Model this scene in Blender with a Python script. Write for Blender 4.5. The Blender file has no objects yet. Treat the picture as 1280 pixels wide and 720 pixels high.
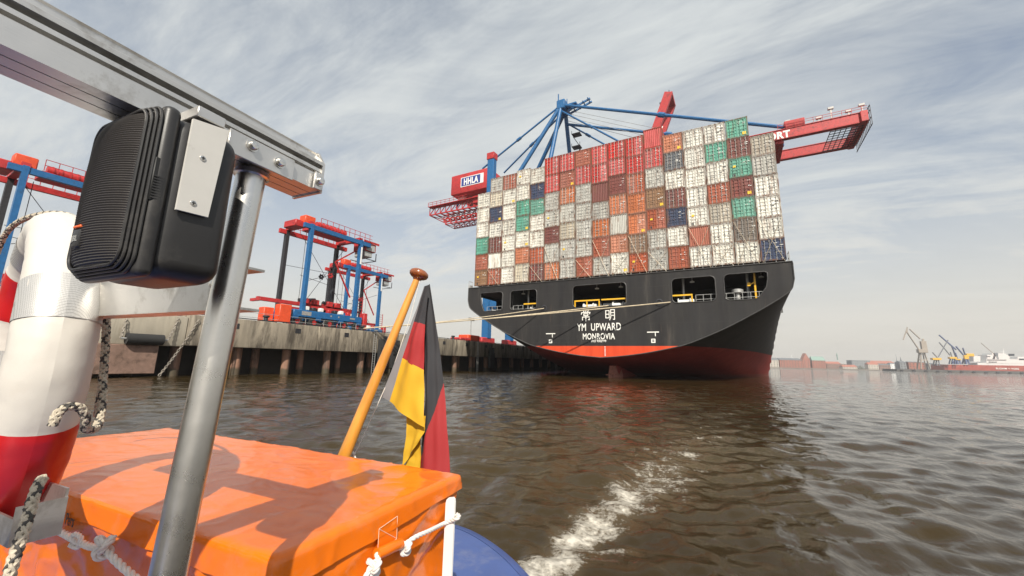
import bpy, bmesh, math, random
import numpy as np
from mathutils import Vector, Matrix, noise, geometry
random.seed(7); rng = np.random.default_rng(7)
S = bpy.context.scene
COL = S.collection
R = math.radians
PI = math.pi

# ------------------------------------------------------------------ camera
F_PX, PITCH, ROLL, YAW, CAMH = 500.0, 0.18213, 0.0226, 0.51354, 1.85
CAM = Vector((37.016, -53.034, CAMH))
RZ = Matrix.Rotation(YAW, 3, 'Z')
_X = Vector((1, 0, 0)); _U = Vector((0, -math.sin(PITCH), math.cos(PITCH))); _F = Vector((0, math.cos(PITCH), math.sin(PITCH)))
AX_R = RZ @ (_X * math.cos(ROLL) + _U * math.sin(ROLL))
AX_U = RZ @ (_U * math.cos(ROLL) - _X * math.sin(ROLL))
AX_F = RZ @ _F
cd = bpy.data.cameras.new('camera'); cam = bpy.data.objects.new('camera', cd); COL.objects.link(cam)
cd.sensor_width = 36; cd.lens = 36 * F_PX / 1280; cd.clip_start = 0.02; cd.clip_end = 30000
M = Matrix((AX_R, AX_U, -AX_F)).transposed().to_4x4(); M.translation = CAM
cam.matrix_world = M; S.camera = cam

def ray(px, py):
    return AX_F + AX_R * ((px - 640) / F_PX) + AX_U * ((360 - py) / F_PX)
def on_z(px, py, z):
    r = ray(px, py); return CAM + r * ((z - CAM.z) / r.z)
def on_x(px, py, x):
    r = ray(px, py); return CAM + r * ((x - CAM.x) / r.x)
def on_y(px, py, y):
    r = ray(px, py); return CAM + r * ((y - CAM.y) / r.y)
def at_d(px, py, d):
    return CAM + ray(px, py) * d

# ------------------------------------------------------------------ world, sun, exposure
SUN_EL, SUN_AZ = R(41), R(144)          # azimuth clockwise from +Y
w = bpy.data.worlds.new('World'); S.world = w; w.use_nodes = True
nt = w.node_tree; nt.nodes.clear()
def N(nt, typ, **kw):
    n = nt.nodes.new(typ)
    for k, v in kw.items():
        if k == 'inp':
            for a, b in v.items(): n.inputs[a].default_value = b
        else: setattr(n, k, v)
    return n
def L(nt, a, b): nt.links.new(a, b)
def math_n(nt, op, a, b=None, c=None, clamp=False):
    n = nt.nodes.new('ShaderNodeMath'); n.operation = op; n.use_clamp = clamp
    for i, v in enumerate((a, b, c)):
        if v is None: continue
        if isinstance(v, (int, float)): n.inputs[i].default_value = v
        else: nt.links.new(v, n.inputs[i])
    return n.outputs[0]
def mixc(nt, fac, a, b, blend='MIX'):
    n = nt.nodes.new('ShaderNodeMix'); n.data_type = 'RGBA'; n.blend_type = blend
    for i, v in ((0, fac), (6, a), (7, b)):
        if isinstance(v, (int, float)): n.inputs[i].default_value = v
        elif isinstance(v, tuple): n.inputs[i].default_value = v if len(v) == 4 else (*v, 1)
        else: nt.links.new(v, n.inputs[i])
    return n.outputs[2]
def ramp(nt, fac, stops):
    n = nt.nodes.new('ShaderNodeValToRGB'); cr = n.color_ramp
    while len(cr.elements) < len(stops): cr.elements.new(0.5)
    for e, (p, c) in zip(cr.elements, stops):
        e.position = p; e.color = (c, c, c, 1) if isinstance(c, (int, float)) else (*c, 1)
    nt.links.new(fac, n.inputs[0]); return n.outputs[0]

sky = N(nt, 'ShaderNodeTexSky', sky_type='NISHITA', sun_disc=False, sun_elevation=SUN_EL, sun_rotation=SUN_AZ,
        altitude=0, air_density=1.0, dust_density=2.2, ozone_density=1.2)
tc = N(nt, 'ShaderNodeTexCoord'); sp = N(nt, 'ShaderNodeSeparateXYZ'); L(nt, tc.outputs['Generated'], sp.inputs[0])
zc = math_n(nt, 'MAXIMUM', sp.outputs[2], 0.0)
den = math_n(nt, 'ADD', zc, 0.16)
cx = math_n(nt, 'DIVIDE', sp.outputs[0], den); cy = math_n(nt, 'DIVIDE', sp.outputs[1], den)
cb = N(nt, 'ShaderNodeCombineXYZ'); L(nt, cx, cb.inputs[0]); L(nt, cy, cb.inputs[1])
def cloud_noise(rot, scl, nscale, detail, rough, dist, off=(0, 0, 0)):
    mp = N(nt, 'ShaderNodeMapping'); mp.inputs['Rotation'].default_value = (0, 0, R(rot)); mp.inputs['Scale'].default_value = (*scl, 1); mp.inputs['Location'].default_value = off
    L(nt, cb.outputs[0], mp.inputs[0])
    n = N(nt, 'ShaderNodeTexNoise', inp={'Scale': nscale, 'Detail': detail, 'Roughness': rough, 'Distortion': dist}); L(nt, mp.outputs[0], n.inputs['Vector'])
    return n.outputs['Fac']
CLOUD_ROT = -101
n1 = cloud_noise(CLOUD_ROT, (0.60, 1.5), 1.4, 10, 0.64, 1.0, (3.1, 1.7, 0))
n2 = cloud_noise(CLOUD_ROT + 16, (0.40, 2.2), 3.4, 10, 0.68, 0.8, (1.0, 5.0, 0))
n3 = cloud_noise(20, (1, 1), 0.55, 3, 0.5, 0.2, (0.4, 2.2, 0))
s_ = math_n(nt, 'ADD', math_n(nt, 'MULTIPLY', n1, 0.5), math_n(nt, 'MULTIPLY', n2, 0.22))
s_ = math_n(nt, 'ADD', s_, math_n(nt, 'MULTIPLY', n3, 0.42))
cm = ramp(nt, s_, [(0.42, 0.25), (0.52, 0.52), (0.61, 0.80), (0.70, 0.97)])
low = ramp(nt, sp.outputs[2], [(0.0, 1.0), (0.10, 0.92), (0.30, 0.50), (0.6, 0.1)])
cm = math_n(nt, 'MAXIMUM', cm, low)
cloud_col = ramp(nt, sp.outputs[2], [(0.0, (6.1, 5.75, 5.05)), (0.10, (6.2, 5.95, 5.4)), (0.35, (6.05, 6.2, 6.0)), (0.8, (5.9, 6.2, 6.2))])
shade = ramp(nt, n1, [(0.3, 0.94), (0.6, 1.0)])
cloud_col = mixc(nt, 1.0, cloud_col, shade, 'MULTIPLY')
skyc = mixc(nt, cm, sky.outputs[0], cloud_col)
bg = N(nt, 'ShaderNodeBackground'); bg.inputs[1].default_value = 0.101
L(nt, skyc, bg.inputs[0]); wo = N(nt, 'ShaderNodeOutputWorld'); L(nt, bg.outputs[0], wo.inputs[0])

sd = bpy.data.lights.new('sun', 'SUN'); sd.energy = 4.9; sd.angle = R(0.5); sd.color = (1, 0.94, 0.83)
sun = bpy.data.objects.new('sun', sd); COL.objects.link(sun)
tosun = Vector((math.sin(SUN_AZ) * math.cos(SUN_EL), math.cos(SUN_AZ) * math.cos(SUN_EL), math.sin(SUN_EL)))
sun.rotation_euler = tosun.to_track_quat('Z', 'Y').to_euler(); sun.location = (0, 0, 200)
S.view_settings.view_transform = 'Standard'; S.view_settings.look = 'None'; S.view_settings.gamma = 1
S.view_settings.use_curve_mapping = False; S.view_settings.exposure = 0.34
S.render.engine = 'CYCLES'
try:
    S.cycles.volume_bounces = 0; S.cycles.max_bounces = 6
except Exception: pass

# ------------------------------------------------------------------ materials
MATS = {}
def mat(name, col, rough=0.5, metal=0.0, var=0.12, vscale=3.0, bump=0.0, bscale=20.0, rust=None, rust_amt=0.0, rust_scale=2.0,
        spec=0.5, streak=False, coat=0.0, objrand=0.0, grime=None, grime_amt=0.0, trans=0.0, aniso=None, rvar=0.12, bdist=0.02):
    """procedural paint / metal / cloth: base colour broken up by noise, stains with their own shape, bump."""
    if name in MATS: return MATS[name]
    m = bpy.data.materials.new(name); m.use_nodes = True; t = m.node_tree; b = t.nodes['Principled BSDF']
    tc = N(t, 'ShaderNodeTexCoord')
    vec = tc.outputs['Object']
    if objrand > 0:
        oi = N(t, 'ShaderNodeObjectInfo')
        va = N(t, 'ShaderNodeVectorMath', operation='ADD'); L(t, vec, va.inputs[0])
        cbn = N(t, 'ShaderNodeCombineXYZ'); L(t, math_n(t, 'MULTIPLY', oi.outputs['Random'], 57.0), cbn.inputs[0]); L(t, math_n(t, 'MULTIPLY', oi.outputs['Random'], 31.0), cbn.inputs[2])
        L(t, cbn.outputs[0], va.inputs[1]); vec = va.outputs[0]
    mp = N(t, 'ShaderNodeMapping'); L(t, vec, mp.inputs[0])
    if streak: mp.inputs['Scale'].default_value = (1, 1, 0.18)
    n = N(t, 'ShaderNodeTexNoise', inp={'Scale': vscale, 'Detail': 8, 'Roughness': 0.62}); L(t, mp.outputs[0], n.inputs['Vector'])
    lo = tuple(c * (1 - var) for c in col); hi = tuple(min(1, c * (1 + var)) for c in col)
    c = ramp(t, n.outputs['Fac'], [(0.3, lo), (0.7, hi)])
    if objrand > 0:
        hs = N(t, 'ShaderNodeHueSaturation'); L(t, c, hs.inputs['Color'])
        mr = N(t, 'ShaderNodeMapRange', inp={3: 1 - objrand, 4: 1 + objrand}); L(t, oi.outputs['Random'], mr.inputs[0]); L(t, mr.outputs[0], hs.inputs['Value'])
        fr = math_n(t, 'FRACT', math_n(t, 'MULTIPLY', oi.outputs['Random'], 7.31))
        mr2 = N(t, 'ShaderNodeMapRange', inp={3: 0.8, 4: 1.12}); L(t, fr, mr2.inputs[0]); L(t, mr2.outputs[0], hs.inputs['Saturation'])
        c = hs.outputs[0]
    for colr, amt, sc in ((rust, rust_amt, rust_scale), (grime, grime_amt, rust_scale * 0.6)):
        if colr is None: continue
        n2 = N(t, 'ShaderNodeTexNoise', inp={'Scale': sc, 'Detail': 10, 'Roughness': 0.7, 'Distortion': 0.3}); L(t, mp.outputs[0], n2.inputs['Vector'])
        f = ramp(t, n2.outputs['Fac'], [(0.62 - amt * 0.3, 0.0), (0.70 - amt * 0.2, min(1, 0.35 + amt))])
        c = mixc(t, f, c, tuple(colr))
    L(t, c, b.inputs['Base Color'])
    b.inputs['Metallic'].default_value = metal
    b.inputs['Specular IOR Level'].default_value = spec
    if coat: b.inputs['Coat Weight'].default_value = coat; b.inputs['Coat Roughness'].default_value = 0.12
    rr = N(t, 'ShaderNodeMapRange', inp={3: max(0.02, rough - rvar), 4: min(1, rough + rvar)}); L(t, n.outputs['Fac'], rr.inputs[0]); L(t, rr.outputs[0], b.inputs['Roughness'])
    if trans: b.inputs['Subsurface Weight'].default_value = 0
    if bump > 0:
        mp2 = N(t, 'ShaderNodeMapping'); L(t, tc.outputs['Object'], mp2.inputs[0])
        if aniso: mp2.inputs['Scale'].default_value = aniso
        nb = N(t, 'ShaderNodeTexNoise', inp={'Scale': bscale, 'Detail': 6, 'Roughness': 0.6}); L(t, mp2.outputs[0], nb.inputs['Vector'])
        bn = N(t, 'ShaderNodeBump', inp={'Strength': bump, 'Distance': bdist}); L(t, nb.outputs['Fac'], bn.inputs['Height']); L(t, bn.outputs[0], b.inputs['Normal'])
    MATS[name] = m; return m

# ------------------------------------------------------------------ mesh builder
BOAT_R = Matrix.Rotation(YAW - R(24.6), 4, 'Z'); BOAT = Matrix.Translation(CAM) @ BOAT_R
class MB:
    def __init__(s, tf=None): s.v = []; s.f = []; s.m = []; s.tf = tf; s.smooth = []
    def add(s, vs, fs, mi=0, smooth=False):
        o = len(s.v)
        s.v += [Vector(p) for p in vs]
        for f in fs: s.f.append([i + o for i in f]); s.m.append(mi); s.smooth.append(smooth)
        return s
    def box(s, lo, hi, mi=0, rot=None, ctr=None):
        x0, y0, z0 = lo; x1, y1, z1 = hi
        vs = [Vector(p) for p in ((x0,y0,z0),(x1,y0,z0),(x1,y1,z0),(x0,y1,z0),(x0,y0,z1),(x1,y0,z1),(x1,y1,z1),(x0,y1,z1))]
        if rot is not None:
            c = Vector(ctr) if ctr is not None else sum(vs, Vector()) / 8
            vs = [c + rot @ (p - c) for p in vs]
        return s.add(vs, [(0,3,2,1),(4,5,6,7),(0,1,5,4),(1,2,6,5),(2,3,7,6),(3,0,4,7)], mi)
    def rbox(s, lo, hi, r, seg=3, mi=0):
        """bevelled box"""
        bm = bmesh.new(); bmesh.ops.create_cube(bm, size=1)
        c = (Vector(lo) + Vector(hi)) / 2; d = Vector(hi) - Vector(lo)
        for v in bm.verts: v.co = Vector((v.co.x * d.x, v.co.y * d.y, v.co.z * d.z)) + c
        bmesh.ops.bevel(bm, geom=bm.edges[:] + bm.verts[:], offset=r, segments=seg, profile=0.5, affect='EDGES')
        bm.verts.index_update()
        s.add([v.co for v in bm.verts], [[v.index for v in f.verts] for f in bm.faces], mi, True); bm.free(); return s
    def bar(s, a, b, w, h=None, mi=0, up=(0, 0, 1)):
        """rectangular bar from a to b"""
        a = Vector(a); b = Vector(b); h = w if h is None else h
        d = (b - a).normalized(); u = Vector(up)
        if abs(d.dot(u)) > 0.97: u = Vector((0, 1, 0)) if abs(d.y) < 0.9 else Vector((1, 0, 0))
        x = d.cross(u).normalized(); y = x.cross(d).normalized()
        x = x * w / 2; y = y * h / 2
        vs = [a - x - y, a + x - y, a + x + y, a - x + y, b - x - y, b + x - y, b + x + y, b - x + y]
        return s.add(vs, [(0,1,2,3),(7,6,5,4),(0,4,5,1),(1,5,6,2),(2,6,7,3),(3,7,4,0)], mi)
    def tube(s, pts, r, n=8, mi=0, caps=True, closed=False):
        pts = [Vector(p) for p in pts]; k = len(pts)
        rs = r if isinstance(r, (list, tuple)) else [r] * k
        d0 = (pts[1] - pts[0]).normalized(); u = Vector((0, 0, 1)) if abs(d0.z) < 0.9 else Vector((1, 0, 0))
        x = d0.cross(u).normalized(); vs = []
        for i, p in enumerate(pts):
            if closed: d = (pts[(i + 1) % k] - pts[i - 1]).normalized()
            else: d = (pts[min(i + 1, k - 1)] - pts[max(i - 1, 0)]).normalized()
            x = (x - d * x.dot(d)).normalized(); y = d.cross(x)
            for j in range(n):
                a = 2 * PI * j / n; vs.append(p + (x * math.cos(a) + y * math.sin(a)) * rs[i])
        fs = []
        for i in range(k if closed else k - 1):
            i2 = (i + 1) % k
            for j in range(n): fs.append((i * n + j, i * n + (j + 1) % n, i2 * n + (j + 1) % n, i2 * n + j))
        if caps and not closed: fs.append(tuple(range(n - 1, -1, -1))); fs.append(tuple((k - 1) * n + j for j in range(n)))
        return s.add(vs, fs, mi, True)
    def cyl(s, a, b, r, n=12, mi=0, r2=None): return s.tube([a, b], [r, r if r2 is None else r2], n, mi)
    def lathe(s, prof, c, axis=(0, 0, 1), n=24, mi=0):
        c = Vector(c); ax = Vector(axis).normalized(); u = Vector((1, 0, 0)) if abs(ax.x) < 0.9 else Vector((0, 1, 0))
        x = ax.cross(u).normalized(); y = ax.cross(x)
        vs = [c + ax * h + (x * math.cos(2*PI*j/n) + y * math.sin(2*PI*j/n)) * r for r, h in prof for j in range(n)]
        fs = [(i*n+j, i*n+(j+1) % n, (i+1)*n+(j+1) % n, (i+1)*n+j) for i in range(len(prof)-1) for j in range(n)]
        return s.add(vs, fs, mi, True)
    def grid(s, P, mi=0, smooth=True, flip=False):
        """P: 2D list of points; mi may be a function(i,j)"""
        o = len(s.v); nr, nc = len(P), len(P[0])
        s.v += [Vector(p) for row in P for p in row]
        for i in range(nr - 1):
            for j in range(nc - 1):
                q = [o+i*nc+j, o+i*nc+j+1, o+(i+1)*nc+j+1, o+(i+1)*nc+j]
                k = mi(i, j) if callable(mi) else mi
                if k is None: continue
                s.f.append(q[::-1] if flip else q); s.m.append(k); s.smooth.append(smooth)
        return s
    def build(s, name, mats, parent=None, base=None):
        if not isinstance(mats, (list, tuple)): mats = [mats]
        vs = [s.tf @ v for v in s.v] if s.tf is not None else s.v
        if parent is not None:
            o = parent.matrix_world if parent.parent is None else None
            P = Vector(parent['_o']) if '_o' in parent else Vector()
        elif base is not None: P = Vector(base)
        else:
            a = np.array([tuple(v) for v in vs]); P = Vector(((a[:,0].min()+a[:,0].max())/2, (a[:,1].min()+a[:,1].max())/2, a[:,2].min()))
        me = bpy.data.meshes.new(name); me.from_pydata([v - P for v in vs], [], s.f)
        for m in mats: me.materials.append(m)
        me.polygons.foreach_set('material_index', s.m); me.polygons.foreach_set('use_smooth', s.smooth)
        if any(s.smooth):
            try: me.set_sharp_from_angle(angle=R(42))
            except Exception: pass
        me.update()
        ob = bpy.data.objects.new(name, me); COL.objects.link(ob)
        if parent is not None: ob.parent = parent; ob['_o'] = tuple(P)
        else: ob.location = P; ob['_o'] = tuple(P)
        return ob
def thing(name, loc, label, cat, group=None, rz=0, local=False):
    o = bpy.data.objects.new(name, None); COL.objects.link(o); o.location = loc; o.rotation_euler = (0, 0, rz); o.empty_display_size = 0.3
    o['_o'] = (0, 0, 0) if local else tuple(loc)
    o['label'] = label; o['category'] = cat
    if group: o['group'] = group
    return o
def tag(o, label, cat, group=None):
    o['label'] = label; o['category'] = cat
    if group: o['group'] = group
    return o
def struct(o): o['kind'] = 'structure'; return o
def copy_tree(o, parent=None):
    kids = list(o.children)
    c = o.copy(); COL.objects.link(c); c.parent = parent
    for k in kids: copy_tree(k, c)
    return c
def plate(outline, holes, to3, thick):
    """flat plate with holes; outline/holes in 2D, to3(u,v,d) -> 3D; returns verts, faces"""
    vs = [Vector(p) for p in outline]; ed = [(i, (i + 1) % len(outline)) for i in range(len(outline))]
    for h in holes:
        o = len(vs); vs += [Vector(p) for p in h]; ed += [(o + i, o + (i + 1) % len(h)) for i in range(len(h))]
    res = geometry.delaunay_2d_cdt([v.to_2d() for v in vs], ed, [], 0, 1e-5)
    V, E, Fc = res[0], res[1], res[2]
    def inside(p, poly):
        c = False; n = len(poly)
        for i in range(n):
            a, b = poly[i], poly[(i + 1) % n]
            if (a[1] > p[1]) != (b[1] > p[1]) and p[0] < (b[0]-a[0])*(p[1]-a[1])/(b[1]-a[1]) + a[0]: c = not c
        return c
    keep = []
    for f in Fc:
        c = sum((V[i] for i in f), Vector((0, 0))) / len(f)
        if inside(c, outline) and not any(inside(c, h) for h in holes): keep.append(list(f))
    n = len(V); verts = [to3(v[0], v[1], 0) for v in V] + [to3(v[0], v[1], thick) for v in V]
    faces = keep + [[i + n for i in f[::-1]] for f in keep]
    cnt = {}
    for f in keep:
        for i in range(len(f)):
            a, b = f[i], f[(i + 1) % len(f)]; cnt[(a, b)] = 1
    for (a, b) in cnt:
        if (b, a) not in cnt: faces.append([b, a, a + n, b + n])
    return verts, faces
def rrect(x0, y0, x1, y1, r, n=5, cut=None):
    p = []
    for cx, cy, a0 in ((x1-r, y1-r, 0), (x0+r, y1-r, 90), (x0+r, y0+r, 180), (x1-r, y0+r, 270)):
        for k in range(n + 1):
            a = R(a0 + 90 * k / n); p.append((cx + r * math.cos(a), cy + r * math.sin(a)))
    return p
def text_mesh(txt, size, extrude=0.0, offset=0.0, align='CENTER', sx=1.0):
    c = bpy.data.curves.new('t', 'FONT'); c.body = txt; c.size = size; c.extrude = extrude; c.offset = offset; c.align_x = align; c.space_character = 1.08
    o = bpy.data.objects.new('t', c); COL.objects.link(o)
    dg = bpy.context.evaluated_depsgraph_get(); me = bpy.data.meshes.new_from_object(o.evaluated_get(dg))
    V = [Vector((v.co.x * sx, v.co.y, v.co.z)) for v in me.vertices]; Fs = [list(p.vertices) for p in me.polygons]
    bpy.data.objects.remove(o); bpy.data.curves.remove(c); bpy.data.meshes.remove(me)
    return V, Fs

# ------------------------------------------------------------------ water
def build_water():
    # polar sheet centred under the camera, denser where the picture looks
    a0 = PI / 2 + YAW
    fine = np.linspace(-R(62), R(62), 500); rest = np.linspace(R(62), 2 * PI - R(62), 90)[1:-1]
    ang = a0 - np.concatenate([fine, rest]); nA = len(ang)
    rad = np.concatenate([[0.0], 0.9 * np.exp(np.arange(0, 1500) * 0.0072)]); rad = rad[rad < 14000]; rad = np.append(rad, 14000.0); nR = len(rad)
    A, Rr = np.meshgrid(ang, rad)
    X = CAM.x + Rr * np.cos(A); Y = CAM.y + Rr * np.sin(A)
    Z = np.zeros_like(X)
    sp_ = Rr * 0.0072 + 0.008
    r2 = np.random.default_rng(3)
    for i in range(100):
        lam = 0.20 * (24 ** (r2.random() ** 0.95)); k = 2 * PI / lam
        th = R(-48) + r2.normal() * 0.70
        amp = 0.0052 * lam ** 0.66 * (0.6 + 0.8 * r2.random()) * (0.45 if lam > 1.5 else 1)
        wgt = np.clip((lam / sp_ - 4.0) / 5.0, 0, 1)
        ph = k * (X * np.cos(th) + Y * np.sin(th)) + r2.random() * 6.28
        # phase wobble so that crests are short and irregular
        ph += 0.9 * np.sin(X * 0.31 * r2.random() + Y * 0.23 + i) + 0.6 * np.sin(Y * 0.17 - X * 0.41 * r2.random() + 2 * i)
        Z += amp * wgt * (np.sin(ph) + 0.25 * np.sin(2 * ph + 1))
    # wake of the launch: foam density kept as a smooth field, broken up in the material
    path = [on_z(*q, 0) for q in ((655, 745), (690, 700), (738, 655), (795, 610), (835, 572), (880, 536), (945, 498), (1000, 474))]
    wid = [0.34, 0.34, 0.44, 0.64, 1.05, 1.7, 2.4, 3.4]; den_ = [1.05, 1.05, 0.95, 0.80, 0.58, 0.40, 0.28, 0.15]
    wob = 0.16 * np.sin(X * 3.1 + 1.3 * np.sin(Y * 4.3)) + 0.10 * np.sin(Y * 7.7 + 2 * np.sin(X * 6.1)) + 0.07 * np.sin(X * 15 + Y * 11)
    foam = np.zeros_like(X)
    for i in range(len(path) - 1):
        a, b = path[i], path[i + 1]; dx, dy = b.x - a.x, b.y - a.y; l2 = dx * dx + dy * dy
        t = np.clip(((X - a.x) * dx + (Y - a.y) * dy) / l2, 0, 1)
        d = np.hypot(X - a.x - t * dx, Y - a.y - t * dy)
        wdt = wid[i] * (1 - t) + wid[i+1] * t; dn = den_[i] * (1 - t) + den_[i+1] * t
        foam = np.maximum(foam, dn * np.exp(-(np.maximum(0, d + wob * wdt) / wdt) ** 2 * 1.3))
    # side streak thrown out to the right and older froth patches
    for (p0, p1, w0, dn) in (((770, 650), (862, 622), .22, .55), ((800, 600), (865, 598), .22, .6), ((735, 690), (790, 684), .13, .62), ((815, 570), (905, 545), .5, .42)):
        a = on_z(*p0, 0); b = on_z(*p1, 0); dx, dy = b.x - a.x, b.y - a.y; l2 = dx * dx + dy * dy
        t = np.clip(((X - a.x) * dx + (Y - a.y) * dy) / l2, 0, 1); d = np.hypot(X - a.x - t * dx, Y - a.y - t * dy)
        foam = np.maximum(foam, dn * np.exp(-(d / w0) ** 2))
    Z *= 1 - 0.45 * np.clip(foam * 1.6, 0, 1)
    Z += 0.03 * foam * np.sin(X * 9 + 2 * np.sin(Y * 7)) * np.sin(Y * 11 + 1.5 * np.sin(X * 5)) * (Rr < 25)
    # calmer water inside the churned strip
    me = bpy.data.meshes.new('water'); nv = nA * nR
    co = np.stack([X, Y, Z], -1).reshape(-1, 3); me.vertices.add(nv); me.vertices.foreach_set('co', co.ravel())
    i, j = np.meshgrid(np.arange(nR - 1), np.arange(nA), indexing='ij'); j2 = (j + 1) % nA
    q = np.stack([i * nA + j, i * nA + j2, (i + 1) * nA + j2, (i + 1) * nA + j], -1).reshape(-1, 4)
    nf = len(q); me.loops.add(nf * 4); me.loops.foreach_set('vertex_index', q.ravel()); me.polygons.add(nf)
    me.polygons.foreach_set('loop_start', np.arange(nf) * 4); me.polygons.foreach_set('use_smooth', np.ones(nf, bool))
    me.update(calc_edges=True)
    ac = me.attributes.new('chop', 'FLOAT', 'POINT'); ac.data.foreach_set('value', np.clip((Rr - 6) / 40, 0.2, 1).ravel().astype(np.float32))
    at = me.attributes.new('foam', 'FLOAT', 'POINT'); at.data.foreach_set('value', foam.ravel().astype(np.float32))
    m = bpy.data.materials.new('river_water'); m.use_nodes = True; t = m.node_tree; b = t.nodes['Principled BSDF']
    g = N(t, 'ShaderNodeNewGeometry'); pos = g.outputs['Position']
    n0 = N(t, 'ShaderNodeTexNoise', inp={'Scale': 0.12, 'Detail': 4}); L(t, pos, n0.inputs['Vector'])
    base = ramp(t, n0.outputs['Fac'], [(0.35, (0.028, 0.018, 0.006)), (0.65, (0.044, 0.029, 0.010))])
    fa = N(t, 'ShaderNodeAttribute', attribute_name='foam')
    nf1 = N(t, 'ShaderNodeTexNoise', inp={'Scale': 1.9, 'Detail': 12, 'Roughness': 0.70, 'Distortion': 0.25}); L(t, pos, nf1.inputs['Vector'])
    nf2 = N(t, 'ShaderNodeTexNoise', inp={'Scale': 17.0, 'Detail': 8, 'Roughness': 0.72, 'Distortion': 0.1}); L(t, pos, nf2.inputs['Vector'])
    nn = math_n(t, 'ADD', math_n(t, 'MULTIPLY', nf1.outputs['Fac'], 0.62), math_n(t, 'MULTIPLY', nf2.outputs['Fac'], 0.38))
    ff = math_n(t, 'ADD', math_n(t, 'MULTIPLY', fa.outputs['Fac'], 0.29), nn)
    fm = ramp(t, ff, [(0.675, 0.0), (0.73, 0.4), (0.81, 1.0)])
    gate = ramp(t, fa.outputs['Fac'], [(0.10, 0.0), (0.3, 1.0)])
    fm = math_n(t, 'MULTIPLY', fm, gate)
    churn = mixc(t, math_n(t, 'MULTIPLY', ramp(t, fa.outputs['Fac'], [(0.2, 0.0), (0.9, 1.0)]), 0.5), base, (0.12, 0.085, 0.045))
    L(t, mixc(t, fm, churn, (0.66, 0.61, 0.52)), b.inputs['Base Color'])
    rg = math_n(t, 'ADD', math_n(t, 'MULTIPLY', fm, 0.7), 0.035)
    L(t, rg, b.inputs['Roughness']); b.inputs['IOR'].default_value = 1.33
    mpw = N(t, 'ShaderNodeMapping'); mpw.inputs['Rotation'].default_value = (0, 0, R(35)); mpw.inputs['Scale'].default_value = (1.0, 0.55, 1); L(t, pos, mpw.inputs[0])
    w1 = N(t, 'ShaderNodeTexNoise', inp={'Scale': 1.5, 'Detail': 3, 'Roughness': 0.5, 'Distortion': 0.6}); L(t, mpw.outputs[0], w1.inputs['Vector'])
    w2 = N(t, 'ShaderNodeTexNoise', inp={'Scale': 6.0, 'Detail': 2, 'Roughness': 0.5, 'Distortion': 0.5}); L(t, mpw.outputs[0], w2.inputs['Vector'])
    ch = N(t, 'ShaderNodeAttribute', attribute_name='chop')
    b1 = N(t, 'ShaderNodeBump', inp={'Strength': 1.0, 'Distance': 0.20}); L(t, math_n(t, 'MULTIPLY', w1.outputs['Fac'], ch.outputs['Fac']), b1.inputs['Height'])
    b2 = N(t, 'ShaderNodeBump', inp={'Strength': 1.0, 'Distance': 0.014}); L(t, w2.outputs['Fac'], b2.inputs['Height']); L(t, b1.outputs[0], b2.inputs['Normal'])
    w3 = N(t, 'ShaderNodeTexNoise', inp={'Scale': 19.0, 'Detail': 5, 'Roughness': 0.7, 'Distortion': 0.6}); L(t, mpw.outputs[0], w3.inputs['Vector'])
    b25 = N(t, 'ShaderNodeBump', inp={'Strength': 1.0, 'Distance': 0.0045}); L(t, math_n(t, 'MULTIPLY', w3.outputs['Fac'], math_n(t, 'SUBTRACT', 1.0, ch.outputs['Fac'])), b25.inputs['Height']); L(t, b2.outputs[0], b25.inputs['Normal'])
    b3 = N(t, 'ShaderNodeBump', inp={'Strength': 0.8, 'Distance': 0.04}); L(t, math_n(t, 'MULTIPLY', fm, nf2.outputs['Fac']), b3.inputs['Height']); L(t, b25.outputs[0], b3.inputs['Normal'])
    L(t, b3.outputs[0], b.inputs['Normal'])
    me.materials.append(m); o = bpy.data.objects.new('water', me); COL.objects.link(o); struct(o)
build_water()

# ------------------------------------------------------------------ paints shared by several builders
blue_paint = mat('blue_crane_paint', (0.012, 0.105, 0.27), 0.45, var=0.15, grime=(0.03, 0.05, 0.08), grime_amt=0.25)
red_paint = mat('red_crane_paint', (0.42, 0.025, 0.025), 0.5, var=0.2, grime=(0.12, 0.02, 0.02), grime_amt=0.3)
orange_red = mat('orange_red_paint', (0.62, 0.07, 0.02), 0.5, var=0.15)
dark_steel = mat('dark_steel', (0.035, 0.035, 0.04), 0.55, metal=0.3, var=0.25)
white_paint = mat('white_paint', (0.72, 0.72, 0.70), 0.45, var=0.05)
yellow_paint = mat('yellow_paint', (0.75, 0.42, 0.02), 0.45, var=0.1)
glass_dark = mat('cab_glass', (0.03, 0.04, 0.05), 0.12, var=0.1)
rubber = mat('tyre_rubber', (0.02, 0.02, 0.02), 0.85, var=0.2)
grey_steel = mat('galvanised_steel', (0.40, 0.40, 0.39), 0.5, metal=0.5, var=0.15)

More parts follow.
